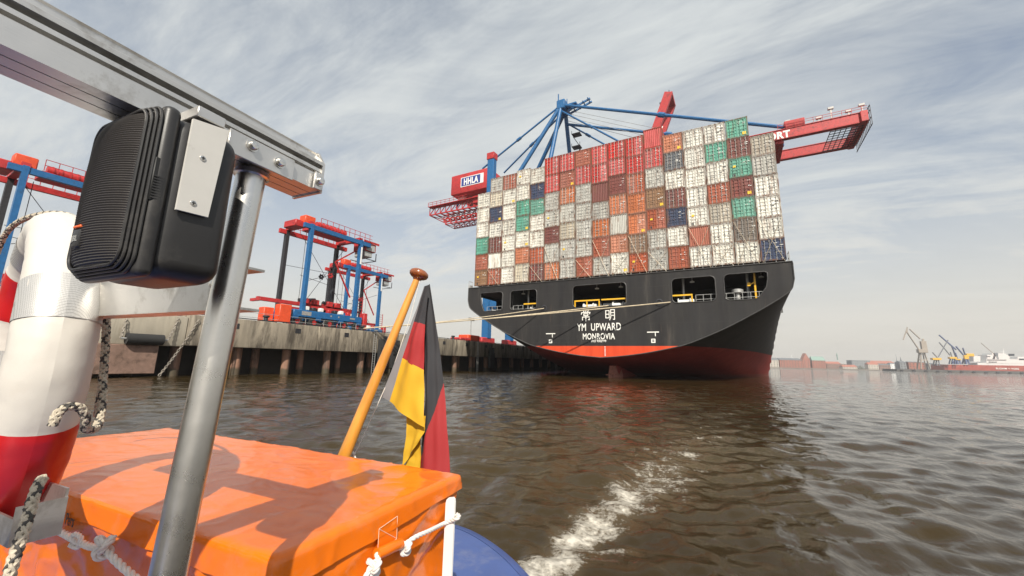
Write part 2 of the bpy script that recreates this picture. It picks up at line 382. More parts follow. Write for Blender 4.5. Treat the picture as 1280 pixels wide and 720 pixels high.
# ------------------------------------------------------------------ container ship
HB = 21.5; UC = 21.4; FT = -1.5
tr_prof = [(21.4, 13.25), (21.4, 12.3), (21.4, 11.3), (21.1, 10.1), (20.1, 9.35), (18.3, 8.2), (16.1, 6.95), (14.2, 5.95), (12.3, 5.1), (10.0, 4.15), (5.8, 3.25), (2.5, 2.8), (0.0, 2.62)]
md_prof = [(21.4, 13.25), (21.4, 12.3), (21.4, 11.3), (21.4, 10.1), (21.4, 9.35), (21.4, 7.0), (21.4, 4.5), (21.4, 1.5), (21.3, -1.0), (20.8, -3.0), (18.5, -4.8), (10.0, -5.0), (0.0, -5.0)]
ship = thing('container_ship', (UC, 0, 0), 'huge black and red container ship seen from its square stern, moored at the quay', 'container ship')
def hull_material():
    m = bpy.data.materials.new('hull_paint'); m.use_nodes = True; t = m.node_tree; b = t.nodes['Principled BSDF']
    g = N(t, 'ShaderNodeNewGeometry'); s = N(t, 'ShaderNodeSeparateXYZ'); L(t, g.outputs['Position'], s.inputs[0])
    mp = N(t, 'ShaderNodeMapping'); mp.inputs['Scale'].default_value = (1, 1, 0.12); L(t, g.outputs['Position'], mp.inputs[0])
    n = N(t, 'ShaderNodeTexNoise', inp={'Scale': 0.9, 'Detail': 9, 'Roughness': 0.65}); L(t, mp.outputs[0], n.inputs['Vector'])
    n2 = N(t, 'ShaderNodeTexNoise', inp={'Scale': 0.25, 'Detail': 5, 'Roughness': 0.6}); L(t, g.outputs['Position'], n2.inputs['Vector'])
    blk = ramp(t, n.outputs['Fac'], [(0.35, (0.022, 0.021, 0.022)), (0.62, (0.034, 0.032, 0.031)), (0.76, (0.07, 0.062, 0.056))])
    blk = mixc(t, ramp(t, n2.outputs['Fac'], [(0.45, 0.0), (0.7, 0.5)]), blk, (0.032, 0.032, 0.034))
    red = ramp(t, n.outputs['Fac'], [(0.3, (0.52, 0.050, 0.018)), (0.7, (0.68, 0.085, 0.03))])
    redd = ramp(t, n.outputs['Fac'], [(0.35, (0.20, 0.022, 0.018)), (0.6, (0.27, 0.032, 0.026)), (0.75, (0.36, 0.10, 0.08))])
    y = math_n(t, 'LESS_THAN', s.outputs[1], -1.40)     # brighter red on the transom plate, darker red on the hull forward of it
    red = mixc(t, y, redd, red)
    scum = ramp(t, math_n(t, 'ADD', s.outputs[2], math_n(t, 'MULTIPLY', n.outputs['Fac'], 0.8)), [(0.0, 1.0), (0.95, 1.0), (1.0, 0.0)])
    red = mixc(t, math_n(t, 'MULTIPLY', scum, 0.4), red, (0.16, 0.09, 0.07))
    cbh = N(t, 'ShaderNodeCombineXYZ'); L(t, math_n(t, 'ADD', s.outputs[0], s.outputs[1]), cbh.inputs[0]); L(t, s.outputs[2], cbh.inputs[1])
    br = N(t, 'ShaderNodeTexBrick', inp={'Scale': 1.0, 'Mortar Size': 0.022, 'Mortar Smooth': 0.6, 'Brick Width': 7.5, 'Row Height': 2.3}); L(t, cbh.outputs[0], br.inputs['Vector'])
    mpr = N(t, 'ShaderNodeMapping'); mpr.inputs['Scale'].default_value = (1.6, 1.6, 0.09); L(t, g.outputs['Position'], mpr.inputs[0])
    nr = N(t, 'ShaderNodeTexNoise', inp={'Scale': 1.0, 'Detail': 10, 'Roughness': 0.75}); L(t, mpr.outputs[0], nr.inputs['Vector'])
    blk = mixc(t, ramp(t, nr.outputs['Fac'], [(0.60, 0.0), (0.70, 0.55)]), blk, (0.085, 0.06, 0.045))
    red = mixc(t, ramp(t, nr.outputs['Fac'], [(0.58, 0.0), (0.70, 0.5)]), red, (0.22, 0.06, 0.035))
    blk = mixc(t, math_n(t, 'MULTIPLY', br.outputs['Fac'], 0.35), blk, (0.055, 0.05, 0.046))
    isred = math_n(t, 'LESS_THAN', s.outputs[2], 4.12)
    L(t, mixc(t, isred, blk, red), b.inputs['Base Color']); b.inputs['Roughness'].default_value = 0.62; b.inputs['Specular IOR Level'].default_value = 0.22
    n4 = N(t, 'ShaderNodeTexNoise', inp={'Scale': 0.35, 'Detail': 2}); L(t, g.outputs['Position'], n4.inputs['Vector'])
    bn = N(t, 'ShaderNodeBump', inp={'Strength': 0.25, 'Distance': 0.1}); L(t, math_n(t, 'ADD', n4.outputs['Fac'], math_n(t, 'MULTIPLY', br.outputs['Fac'], 0.25)), bn.inputs['Height']); L(t, bn.outputs[0], b.inputs['Normal'])
    return m
hullm = hull_material()
# subdivide profile points so the lofted surface is smooth
def refine(p, k=4):
    out = []
    for i in range(len(p) - 1):
        for j in range(k):
            t = j / k
            out.append((p[i][0] * (1-t) + p[i+1][0] * t, p[i][1] * (1-t) + p[i+1][1] * t))
    return out + [p[-1]]
def smoothp(p, it=2):
    for _ in range(it):
        q = p[:]
        for i in range(12, len(p) - 1): q[i] = tuple(0.25 * p[i-1][k] + 0.5 * p[i][k] + 0.25 * p[i+1][k] for k in (0, 1))
        p = q
    return p
T0 = smoothp(refine(tr_prof)); T1 = smoothp(refine(md_prof))
stations = [FT, -0.6, 0.6, 2, 3.5, 5, 7, 9, 12, 15, 18, 22, 26, 30, 35, 40, 46, 52, 58, 66, 80, 110, 150, 200, 235]
rows = []
for f in stations:
    s = min(1, max(0, (f - FT) / 62)); sx = s ** 0.62; sz = s ** 0.85
    end = 1 if f < 200 else (0.75 if f < 210 else 0.45)
    SX = [min(1, max(0, (f - FT) / float(np.interp(T1[i][1], [-5, 0, 4, 10, 13], [75, 58, 39, 18, 10])))) ** 0.7 for i in range(len(T0))]
    half = [((T0[i][0] * (1-SX[i]) + T1[i][0] * SX[i]) * end, T0[i][1] * (1-sz) + T1[i][1] * sz) for i in range(len(T0))]
    full = [(UC - a, f, z) for a, z in half] + [(UC + a, f, z) for a, z in half[::-1][1:]]
    rows.append([Vector(p) for p in full])
nh = len(T0)
hb = MB()
def keep(i, j):
    # open mooring-deck ports in the side plating just forward of the transom
    f = stations[i]
    if 0.6 <= f < 7 and (4 <= j < 16): return None
    return 0
hb.grid(rows, mi=keep, flip=False)
hb.build('hull', hullm, ship)
# transom plate with its mooring openings
hz0, hz1 = 9.3, 12.3
outl = [(UC - a, z) for a, z in T0] + [(UC + a, z) for a, z in T0[::-1][1:]]
outl = outl[::-1]
holes = [rrect(7.7, hz0 + .1, 12.1, hz1, 0.5), rrect(17.6, hz0, 24.9, hz1 + .05, 0.55), rrect(30.4, hz0, 35.2, hz1, 0.55)]
h1 = [(2.35, 12.2), (2.35, 11.5), (2.55, 10.6), (3.0, 9.5), (3.2, hz0 + .1), (6.0, hz0 + .1), (6.3, hz0 + .25), (6.4, 9.8), (6.4, 11.9), (6.2, 12.2), (5.9, 12.3), (2.6, 12.3)]
h2 = [(42.75 - a, b) for a, b in [(2.35, 12.2), (2.35, 11.5), (2.55, 10.6), (3.3, 9.5), (3.6, hz0), (6.2, hz0), (6.6, hz0 + .2), (6.65, 9.8), (6.65, 11.9), (6.5, 12.2), (6.2, 12.35), (2.6, 12.35)]]
holes = [h1, *holes, h2]
v, f = plate(outl, holes, lambda a, b, d: (a, FT + d, b), 0.25)
tb = MB(); tb.add(v, f); tb.build('transom', hullm, ship)
# rolled edge along the transom knuckle and the opening rims
rim = MB(); rim.tube([Vector((a, FT - 0.03, z)) for a, z in [(p[0], p[1]) for p in outl]], 0.07, 6, closed=True)
for h in holes: rim.tube([Vector((a, FT - 0.01, z)) for a, z in h], 0.06, 6, closed=True)
rim.build('edge_trim', mat('hull_edge_trim', (0.05, 0.048, 0.047), 0.5, var=0.3), ship)
deckm = mat('mooring_deck_paint', (0.05, 0.035, 0.03), 0.7, var=0.3)
dk = MB(); dk.box((2.2, FT + .3, 8.95), (40.6, 10, 9.1)); dk.build('mooring_deck', deckm, ship)
dk = MB(); dk.box((0.1, FT + .27, 12.75), (42.7, 200, 13.2)); dk.build('main_deck', deckm, ship)
dk = MB(); dk.box((7.0, 10, 9.0), (42.5, 10.2, 12.8)); dk.box((6.9, 0.4, 9.0), (7.1, 10, 12.7)); dk.box((14.6, 2, 9.0), (15.0, 10, 12.7)); dk.box((27.2, 2, 9.0), (27.6, 10, 12.7))
dk.build('bulkhead', mat('bulkhead_paint', (0.10, 0.10, 0.10), 0.6, var=0.2), ship)
for x in (5.2, 9.6, 16.6, 26.0, 31.5, 38.5):
    q = MB(); q.cyl((x, 0.8, 9.1), (x, 0.8, 12.75), 0.16 if x > 6 else 0.3, 10); q.build('deck_pillar', white_paint if x < 6 else grey_steel, ship)
# rails, winches and lamps on the mooring deck
def rail(x0, x1, y, z0, h, m, nm='railing', step=0.8, r=0.035):
    q = MB(); n = max(1, int((x1 - x0) / step))
    for k in range(n + 1): q.cyl((x0 + (x1-x0) * k / n, y, z0), (x0 + (x1-x0) * k / n, y, z0 + h), r, 6)
    for a in (0.5, 1.0): q.cyl((x0, y, z0 + h * a), (x1, y, z0 + h * a), r, 6)
    return q.build(nm, m, ship)
rail(3.3, 7, FT + .5, 9.1, 1.05, grey_steel); rail(8, 12, FT + .5, 9.1, 1.0, grey_steel); rail(33, 40.3, FT + .5, 9.1, 1.1, grey_steel)
def ybar(x0, x1, h=1.15):
    q = MB()
    for x in (x0, (x0 + x1) / 2 if x1 - x0 > 3.2 else x0, x1): q.bar((x, FT + .35, 9.1), (x, FT + .35, 9.1 + h), 0.14)
    q.bar((x0 - .07, FT + .35, 9.1 + h), (x1 + .07, FT + .35, 9.1 + h), 0.18); q.build('roller_guard', yellow_paint, ship)
ybar(9.9, 12.0); ybar(17.8, 21.2); ybar(21.6, 24.8); ybar(30.5, 32.6)
def winch(x, y, s=1.0):
    q = MB(); q.cyl((x - .8*s, y, 9.1 + .62*s), (x + .8*s, y, 9.1 + .62*s), 0.38*s, 14); q.cyl((x - .9*s, y, 9.1 + .62*s), (x - .8*s, y, 9.1 + .62*s), 0.6*s, 16); q.cyl((x + .8*s, y, 9.1 + .62*s), (x + .9*s, y, 9.1 + .62*s), 0.6*s, 16)
    q.box((x - 1.1*s, y - .4*s, 9.1), (x + 1.1*s, y + .4*s, 9.1 + .25*s)); q.rbox((x + .95*s, y - .35*s, 9.3), (x + 1.4*s, y + .35*s, 9.1 + s), 0.05, 1); return q.build('winch', white_paint, ship)
winch(10.9, 0.6, .8); winch(19.3, 0.2, .8); winch(23.4, 0.2, .8); winch(31.6, 0.2, .8); winch(21.3, 2.4, 1.2)
q = MB(); q.lathe([(0.45, 0), (0.45, .15), (0.28, .3), (0.28, 1.0), (0.6, 1.15), (0.6, 1.5), (0.35, 1.6), (0, 1.6)], (37.4, FT + .9, 9.1), n=16); q.build('capstan', grey_steel, ship)
q = MB(); q.bar((39.2, FT + 1.2, 9.1), (39.2, FT + 1.2, 12.6), 0.18); q.bar((38.4, FT + 1.2, 11.0), (39.3, FT + 1.2, 11.5), 0.12); q.bar((38.6, FT + 1.2, 11.0), (38.6, FT + 1.2, 11.4), 0.3); q.build('davit', yellow_paint, ship)
for x in (9.0, 20.5, 23.8, 32.6, 39.9):
    q = MB(); q.cyl((x, 0.2, 12.2), (x, 0.2, 12.75), 0.03, 6); q.lathe([(0, .25), (0.28, 0.12), (0.3, 0), (0, 0.02)], (x, 0.2, 12.0), n=10); q.build('deck_lamp', white_paint, ship)
# fairleads
for x in (13.3, 28.9):
    q = MB(); q.lathe([(0.30, -0.02), (0.42, -0.08), (0.46, 0.04), (0.30, 0.06)], (x, FT - 0.02, 9.45), axis=(0, -1, 0), n=16); q.build('fairlead', dark_steel, ship)
# writing and marks on the transom
lett = mat('white_lettering', (0.78, 0.77, 0.72), 0.6, var=0.08)
def put_text(txt, cx, z, size, off=0.0, sx=1.0, y=FT - 0.02, nm='lettering', m=None, width=None):
    V, Fs = text_mesh(txt, size, 0.006, off, sx=1.0)
    xs = [p.x for p in V]; k = (width / (max(xs) - min(xs))) if width else sx
    c0 = (max(xs) + min(xs)) / 2
    q = MB(); q.add([(cx + (p.x - c0) * k, y - p.z, z + p.y) for p in V], Fs); return q.build(nm, m or lett, ship)
put_text('YM  UPWARD', 21.15, 6.15, 1.35, 0.018, width=5.9)
put_text('MONROVIA', 21.15, 5.0, 1.1, 0.018, width=4.3)
put_text('IMO 9302889', 21.15, 4.62, 0.42, 0.01, width=2.0)
def strokes(lines, cx, cz, w, h, t=0.13):
    """lines drawn in a unit square, y up"""
    q = MB()
    for k, (a, b) in enumerate(lines):
        y = FT - 0.02 - 0.003 * (k % 5)
        A = Vector((cx + (a[0] - .5) * w, y, cz + (a[1] - .5) * h)); B = Vector((cx + (b[0] - .5) * w, y, cz + (b[1] - .5) * h))
        d = (B - A).normalized() * t * 0.3; q.bar(A - d, B + d, 0.02, t, up=(0, 0, 1)) if abs((B - A).x) > abs((B - A).z) else q.bar(A - d, B + d, t, 0.02, up=(0, 1, 0))
    return q.build('lettering', lett, ship)
strokes([((.5, 1), (.5, .84)), ((.25, .97), (.34, .86)), ((.76, .97), (.66, .86)), ((.08, .80), (.92, .80)), ((.08, .80), (.05, .64)), ((.92, .80), (.86, .66)),
         ((.3, .68), (.7, .68)), ((.3, .68), (.3, .5)), ((.7, .68), (.7, .5)), ((.3, .5), (.7, .5)), ((.5, .5), (.5, 0)), ((.16, .37), (.84, .37)), ((.16, .37), (.16, .08)), ((.84, .37), (.84, .1)), ((.84, .1), (.74, .12))], 19.45, 8.15, 1.4, 1.4, .11)
strokes([((.08, .9), (.40, .9)), ((.08, .9), (.08, .22)), ((.40, .9), (.40, .22)), ((.08, .56), (.40, .56)), ((.08, .22), (.40, .22)),
         ((.55, .97), (.90, .97)), ((.55, .97), (.55, .3)), ((.55, .3), (.44, .02)), ((.90, .97), (.90, .05)), ((.90, .05), (.78, .08)), ((.55, .7), (.90, .7)), ((.55, .44), (.90, .44))], 22.75, 8.15, 1.4, 1.4, .11)
for cx in (14.3, 28.0):
    y = FT - 0.02
    q = MB(); q.box((cx - .7, y, 5.75), (cx + .12, y + .014, 5.88)); q.box((cx + .1, y + .001, 5.75), (cx + .7, y + .015, 5.88)); q.box((cx + .22, y + .0005, 5.3), (cx + .32, y + .0155, 5.76)); q.build('tug_mark', lett, ship)
    v, f = plate([(cx - .25, 4.5), (cx + .25, 4.5), (cx + .25, 5.0), (cx - .25, 5.0)], [[(cx - .13, 4.62), (cx + .13, 4.62), (cx + .13, 4.72), (cx - .13, 4.72)], [(cx - .13, 4.78), (cx + .13, 4.78), (cx + .13, 4.9), (cx - .13, 4.9)]], lambda a, b, d: (a, y + d, b), 0.015)
    q = MB(); q.add(v, f); q.build('tug_mark_frame', lett, ship)
q = MB()
for k in range(8): q.box((21.9, FT - .02, 2.85 + k * .16), (22.05, FT - .005, 2.93 + k * .16))
q.build('draught_mark', lett, ship)
# skeg and rudder
q = MB(); P = []
for z, a, b in ((-4.5, 2, 9), (0.4, 2, 9), (1.6, 2.6, 9)): P.append([(21.4 + 0.9 * math.sin(PI * t) * (1 if z < 1 else .8), a + (b - a) * t, z) for t in np.linspace(0, 1, 7)])
q.grid(P); P = [[(42.8 - x, y, z) for x, y, z in r] for r in P]; q.grid(P, flip=True); q.box((20.8, 2.6, 0.3), (22.0, 8.6, 0.45))
q.build('rudder', mat('rudder_paint', (0.42, 0.17, 0.13), 0.6, var=0.2, rust=(0.2, 0.07, 0.04), rust_amt=0.4), ship)
q = MB(); q.rbox((20.7, 4, -3), (22.2, 20, 3.5), 0.5, 2); q.build('skeg', hullm, ship)
# bulwark rail posts, deck edge sockets
q = MB()
for x in np.arange(0.4, 42.6, 1.05): q.cyl((x, FT + .15, 13.25), (x, FT + .15, 13.5), 0.03, 5)
q.build('rail_stub', grey_steel, ship)
q = MB()
for x in (-.2, 42.6):
    for y in (-1.2, -.2): q.cyl((x, y, 13.2), (x, y, 14.5), 0.05, 6)
    for z in (13.8, 14.45): q.cyl((x, -1.2, z), (x, -.2, z), 0.04, 6)
q.box((-.3, -1.2, 13.25), (.1, -.6, 13.8)); q.build('corner_railing', grey_steel, ship)
# lashing rods in front of the lowest boxes
rodm = mat('lashing_rod_steel', (0.45, 0.38, 0.28), 0.5, metal=0.3, var=0.3)
for c, ht in ((16, 5.2), (15, 5.2), (13, 5.2), (10, 5.2), (11, 2.6), (4, 2.6), (5, 5.2), (8, 5.2), (14, 2.6), (7, 2.6), (9, 2.6), (1, 2.6)):
    x0 = c * 2.5 + 0.08; x1 = x0 + 2.34
    for a, b in ((x0, x1), (x1, x0)):
        q = MB(); q.cyl((a, -0.10 - .06 * (a > b), 13.4), (b, -0.10 - .06 * (a > b), 13.85 + ht - .1), 0.022, 6); q.build('lashing_rod', rodm, ship)

# ------------------------------------------------------------------ containers
cc = dict(
 W=('white', (0.66, 0.64, 0.57)), C=('cream', (0.56, 0.51, 0.41)), G=('light grey', (0.44, 0.43, 0.39)), D=('dark grey', (0.11, 0.12, 0.135)),
 R=('bright red', (0.47, 0.042, 0.036)), O=('orange brown', (0.47, 0.165, 0.08)), B=('rust brown', (0.36, 0.10, 0.055)), K=('dark maroon', (0.18, 0.055, 0.045)),
 M=('muddy brown', (0.26, 0.15, 0.085)), N=('navy blue', (0.035, 0.05, 0.10)), E=('green', (0.11, 0.32, 0.24)), T=('taupe grey', (0.18, 0.15, 0.125)), A=('pale tan', (0.42, 0.37, 0.29)))
# columns left to right, each listed from the top box down; lower case = plain corrugated end, '*' never used
cols = ['WWWEBM', 'GCNWKwB', 'BWWWWWW', 'WWEEWOC', 'WNEWWBK', 'RRGGKGO', 'RBOGAGG', 'BRGGGGB', 'RRkGOBG', 'RRKOgOW', 'RRBOOMB', 'rRGMBGG', 'ODWKNWB', 'WWWWWbW', 'WEWBAWW', 'EKEKETW', 'AGWWWN']
nhigh = [1, 0, 0, 1, 0, 4, 4, 4, 4, 4, 4, 6, 1, 1, 1, 1, 0]
PROTO = {}
def cmat(k):
    nm, c = cc[k]
    light = sum(c) > 1.1
    return mat('container_paint_' + nm.replace(' ', '_'), c, 0.55, var=0.10, vscale=1.3, rust=(0.16, 0.07, 0.035), rust_amt=0.36 if light else 0.3, rust_scale=2.2,
               grime=tuple(x * 0.6 for x in c), grime_amt=0.35, streak=True, objrand=0.13)
rodgrey = mat('lock_rod_galvanised', (0.33, 0.32, 0.30), 0.5, metal=0.4, var=0.2)
sticker_y = mat('yellow_sticker', (0.80, 0.50, 0.03), 0.5, var=0.08); sticker_w = mat('white_marking', (0.72, 0.71, 0.67), 0.6, var=0.08); sticker_k = mat('black_marking', (0.03, 0.03, 0.03), 0.6)
LW, LL = 2.44, 12.19
def corr(q, x0, x1, y, z0, z1, depth, n, vertical=True):
    """corrugated sheet facing -Y"""
    xs = np.linspace(x0, x1, 4 * n + 1); prof = [0, 0, depth, depth]
    row = [(x, y + prof[i % 4]) for i, x in enumerate(xs)]
    q.grid([[(x, yy, z0) for x, yy in row], [(x, yy, z1) for x, yy in row]], smooth=False)
def fmat(k):
    nm, c = cc[k]; return mat('container_frame_' + nm.replace(' ', '_'), tuple(x * .62 for x in c), 0.6, var=0.2, vscale=2, rust=(0.14, 0.06, 0.03), rust_amt=0.6, rust_scale=3.5, streak=True, objrand=0.1)  # frame takes the box colour darkened to put darkness between boxes, plus rust
def proto(k, H, plain, st):
    key = (k, H, plain, st)
    if key in PROTO: return PROTO[key]
    m = cmat(k); root = thing('shipping_container', (0, 0, 0), '', 'shipping container', 'containers stacked on the stern of the ship', local=True)
    b = MB(); h = LW / 2; e = 0.13
    b.box((-h, .12, .12), (h, LL, H - .03))
    for x in (-h, h - e): b.box((x, 0, 0), (x + e, .14, H))           # corner posts
    b.box((-h + e, .005, 0), (h - e, .13, .17)); b.box((-h + e, .005, H - .13), (h - e, .13, H))
    for x in (-h - .004, h - .15):
        for z in (-.004, H - .115): b.box((x, -.01, z), (x + .154, .16, z + .119))   # corner castings
    b.build('body', fmat(k), root)
    if plain:
        q = MB(); corr(q, -h + e, h - e, 0.03, .17, H - .13, 0.05, 9); q.build('end_panel', m, root)
    else:
        for s in (-1, 1):
            x0, x1 = (-h + e + .01, -.012) if s < 0 else (.012, h - e - .01)
            q = MB(); P = []
            zs = [.18, .24]; n = 5; zz = np.linspace(.24, H - .2, n + 1)
            prof = [(.18, .05), (.22, .05)]
            for a, c in zip(zz[:-1], zz[1:]): prof += [(a + .05, .05), (a + .09, .095), (c - .09, .095), (c - .05, .05)]
            prof += [(H - .14, .05)]
            q.grid([[(x0, y, z), (x1, y, z)] for z, y in prof], smooth=False, flip=True)
            for x in (x0, x1 - .07): q.box((x, .035, .18), (x + .07, .1, H - .14))
            dr = q.build('door', m, root)
            r = MB()
            for fx in (.28, .74):
                x = x0 + (x1 - x0) * fx; r.cyl((x, .015, .05), (x, .015, H - .04), 0.026, 6)
                for z in (.22, .9, 1.5, H - .3): r.box((x - .06, -.005, z), (x + .06, .04, z + .07))
                r.bar((x, -.012, 1.02), (x + (.2 if fx < .5 else -.2), -.012, 1.0), .03, .05)
            r.build('lock_rods', m if st % 3 else rodgrey, dr)
        if st % 4 == 1 and k != 'G': q = MB(); q.box((.55, .0, .25), (.95, .02, .62)); q.build('placard', sticker_y, root)
        if st % 4 == 2: q = MB(); q.box((-.8, .0, 1.35), (-.45, .02, 1.6)); q.build('placard', sticker_y, root); q = MB(); q.box((-.85, .0, .2), (-.55, .02, .5)); q.build('dark_placard', sticker_k, root)
        rr = random.Random(st * 31 + ord(k))
        for i in range(4):
            x = rr.choice((.18, .62)) + rr.uniform(0, .1); z = 1.1 + rr.random() * (H - 1.6); wd = rr.uniform(.12, .34)
            q = MB(); q.box((x, .018 + .002 * i, z), (x + wd, .03 + .002 * i, z + rr.uniform(.04, .1))); q.build('marking', sticker_w if sum(cc[k][1]) < 1.1 else sticker_k, root)
    root.location = (0, -500, -50)
    PROTO[key] = [root, False]; return PROTO[key]
ordn = ['first', 'second', 'third', 'fourth', 'fifth', 'sixth', 'seventh', 'eighth', 'ninth', 'tenth', 'eleventh', 'twelfth', 'thirteenth', 'fourteenth', 'fifteenth', 'sixteenth', 'seventeenth']
for ci, c in enumerate(cols):
    n = len(c); z = 13.86; hi = set(random.sample(range(n), min(n, nhigh[ci])))
    for k in range(n):
        ch = c[n - 1 - k]; H = 2.90 if k in hi else 2.59; st = random.choice((0, 1, 2, 3, 0, 3, 4, 7, 8))
        if ch.upper() in 'RC' : st = random.choice((0, 3))
        p = proto(ch.upper(), H, ch.islower(), st)
        if p[1]: r = copy_tree(p[0])
        else: r = p[0]; p[1] = True
        r.location = (2.5 * ci + 1.25 + random.uniform(-.02, .02), random.uniform(-.03, .03), z)
        tier = 'top' if k == n - 1 else ('bottom' if k == 0 else ordn[k] + ' tier up')
        where = f'{tier} box of the {ordn[ci]} stack from the left' if tier in ('top', 'bottom') else f'{tier} in the {ordn[ci]} stack from the left'
        kind = 'plain corrugated end' if ch.islower() else 'barred double doors'
        r['label'] = f'{cc[ch.upper()][0]} container, {kind}, {where}'
        z += H + 0.022

# ------------------------------------------------------------------ quay
QU, QT, QB = -4.45, 5.3, 2.6
conc = mat('quay_concrete', (0.25, 0.215, 0.165), 0.85, var=0.35, vscale=0.8, bump=0.6, bscale=6, rust=(0.05, 0.04, 0.03), rust_amt=0.5, rust_scale=0.9, grime=(0.38, 0.33, 0.26), grime_amt=0.25, streak=True)
conc2 = mat('pale_concrete', (0.38, 0.34, 0.27), 0.85, var=0.2, vscale=1.2, bump=0.5, bscale=8, grime=(0.2, 0.17, 0.13), grime_amt=0.3, rust_scale=1.5, streak=True)
darkq = mat('dark_quay_sheet_piling', (0.035, 0.028, 0.022), 0.8, var=0.4, vscale=1.0)  # near-black brown for the sheet piling and the deck soffit
q = MB(); q.box((-500, -260, 4.6), (-6.0, 420, QT - 0.02)); struct(q.build('quay_ground', mat('quay_asphalt', (0.10, 0.095, 0.09), 0.9, var=0.2)))
quay = thing('quay_wall', (QU, 0, 0), 'weathered concrete quay wall standing on dark piles along the left bank', 'quay wall')
q = MB(); e0, e1 = -30.0, 420
def fascia(y0, y1, z0, z1, u=QU, m=conc, nm='fascia'):
    q = MB(); q.rbox((u - 1.6, y0 + .02, z0), (u, y1 - .02, z1), 0.08, 2); return q.build(nm, m, quay)
ys = list(np.arange(-36.5, 120, 12.5))
for a, b in zip(ys[:-1], ys[1:]): fascia(a, b, QB, QT)
fascia(120, 420, QB, QT)
for a, b in ((-120, -61), (-61, -49), (-49, -36.5)): fascia(a, b, QB - .1, QT - .25, QU, conc2)
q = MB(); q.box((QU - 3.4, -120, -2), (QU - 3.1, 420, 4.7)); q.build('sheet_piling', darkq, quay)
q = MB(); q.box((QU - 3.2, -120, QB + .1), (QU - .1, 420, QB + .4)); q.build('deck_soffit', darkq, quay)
pm = mat('rusty_pile_steel', (0.24, 0.13, 0.085), 0.75, var=0.3, vscale=1.5, grime=(0.06, 0.04, 0.03), grime_amt=0.5, streak=True)
for y in list(np.arange(-56.5, 150, 4.95)):
    if -41.5 < y < -38: continue
    q = MB(); q.cyl((QU - .95, y, -2), (QU - 1.25, y + .15, QB + .15), 0.42, 14); q.build('pile', pm, quay)
    q = MB(); q.cyl((QU - 2.2, y + 2.4, -2), (QU - 2.2, y + 2.4, QB + .15), 0.36, 12); q.build('pile', pm, quay)
def tide_stain(m, top=0.75):
    t = m.node_tree; b = t.nodes['Principled BSDF']; src = b.inputs['Base Color'].links[0].from_socket
    g = N(t, 'ShaderNodeNewGeometry'); sp_ = N(t, 'ShaderNodeSeparateXYZ'); L(t, g.outputs['Position'], sp_.inputs[0])
    n = N(t, 'ShaderNodeTexNoise', inp={'Scale': 1.4, 'Detail': 6}); L(t, g.outputs['Position'], n.inputs['Vector'])
    h = math_n(t, 'SUBTRACT', sp_.outputs[2], math_n(t, 'MULTIPLY', n.outputs['Fac'], 0.9))
    f = ramp(t, math_n(t, 'ADD', h, 0.5), [(top - .25, 1.0), (min(1, top + .05), 0.0)])
    L(t, mixc(t, math_n(t, 'MULTIPLY', f, .8), src, (0.035, 0.035, 0.018)), b.inputs['Base Color'])
tide_stain(pm); tide_stain(MATS['fender_panel_steel']) if 'fender_panel_steel' in MATS else None
# coping rail and cable line on the wall top
q = MB(); q.cyl((QU - .5, -120, QT + .12), (QU - .5, 100, QT + .12), 0.05, 6)
for y in np.arange(-60, 60, 3.0): q.box((QU - .6, y, QT - .02), (QU - .4, y + .15, QT + .1))
q.build('coping_pipe', dark_steel, quay)
for y in np.arange(-33.0, 60, 6.25):
    q = MB(); v, f = plate([(y, 4.35), (y + .62, 4.35), (y + .62, 4.85), (y, 4.85)], [[(y + .06, 4.41), (y + .28, 4.41), (y + .28, 4.79), (y + .06, 4.79)], [(y + .34, 4.41), (y + .56, 4.41), (y + .56, 4.79), (y + .34, 4.79)]], lambda a, b, d: (QU + .03 - d, a, b), 0.05)
    q.add(v, f); q.box((QU + .003, y + .03, 4.38), (QU + .008, y + .59, 4.82)); q.build('ladder_niche', dark_steel, quay)
# fender panel with a hanging cylinder fender, and a steel panel below
q = MB(); q.rbox((QU - .2, -43.9, 0.25), (QU + .25, -38.3, QB - .1), 0.05, 1); q.build('fender_panel', mat('fender_panel_steel', (0.20, 0.125, 0.095), 0.8, var=0.2, grime=(0.08, 0.05, 0.035), grime_amt=0.4), quay)
fen = thing('cylinder_fender', (QU + .5, -39.4, 2.5), 'black rubber cylinder fender hanging on chains from the pale quay section', 'fender')
q = MB(); c0 = Vector((QU + .45, -40.5, 2.95)); c1 = Vector((QU + .45, -38.2, 2.95)); q.cyl(c0, c1, 0.42, 20); q.build('roll', rubber, fen)
q = MB(); q.cyl(c0 - Vector((0, .3, 0)), c1 + Vector((0, .3, 0)), 0.08, 10); q.build('axle', grey_steel, fen)
def chain(a, b, sag, name, lab, link=0.26, r=0.035, parent=None, m=None):
    a = Vector(a); b = Vector(b); Lh = (b - a).length; n = int(Lh / (link * 0.72)); q = MB()
    for k in range(n):
        t = (k + .5) / n; p = a.lerp(b, t); p.z -= sag * 4 * t * (1 - t); t2 = t + .01; p2 = a.lerp(b, t2); p2.z -= sag * 4 * t2 * (1 - t2)
        d = (p2 - p).normalized(); s = d.cross(Vector((1, 0, 0))).normalized(); s = s if k % 2 else d.cross(s)
        q.tube([p + d * (link/2 * math.cos(u)) + s * (link * .3 * math.sin(u)) for u in np.linspace(0, 2*PI, 9)[:-1]], r, 5, closed=True)
    o = q.build(name, m or chm, parent)
    if parent is None: tag(o, lab, 'chain')
    return o
chm = mat('chain_steel', (0.30, 0.27, 0.23), 0.6, metal=0.4, var=0.3)
chain((QU + .1, -40.6, 4.5), c0 - Vector((0, .3, 0)), .15, 'chain', '', parent=fen); chain((QU + .1, -37.3, 4.9), c1 + Vector((0, .3, 0)), .15, 'chain', '', parent=fen)
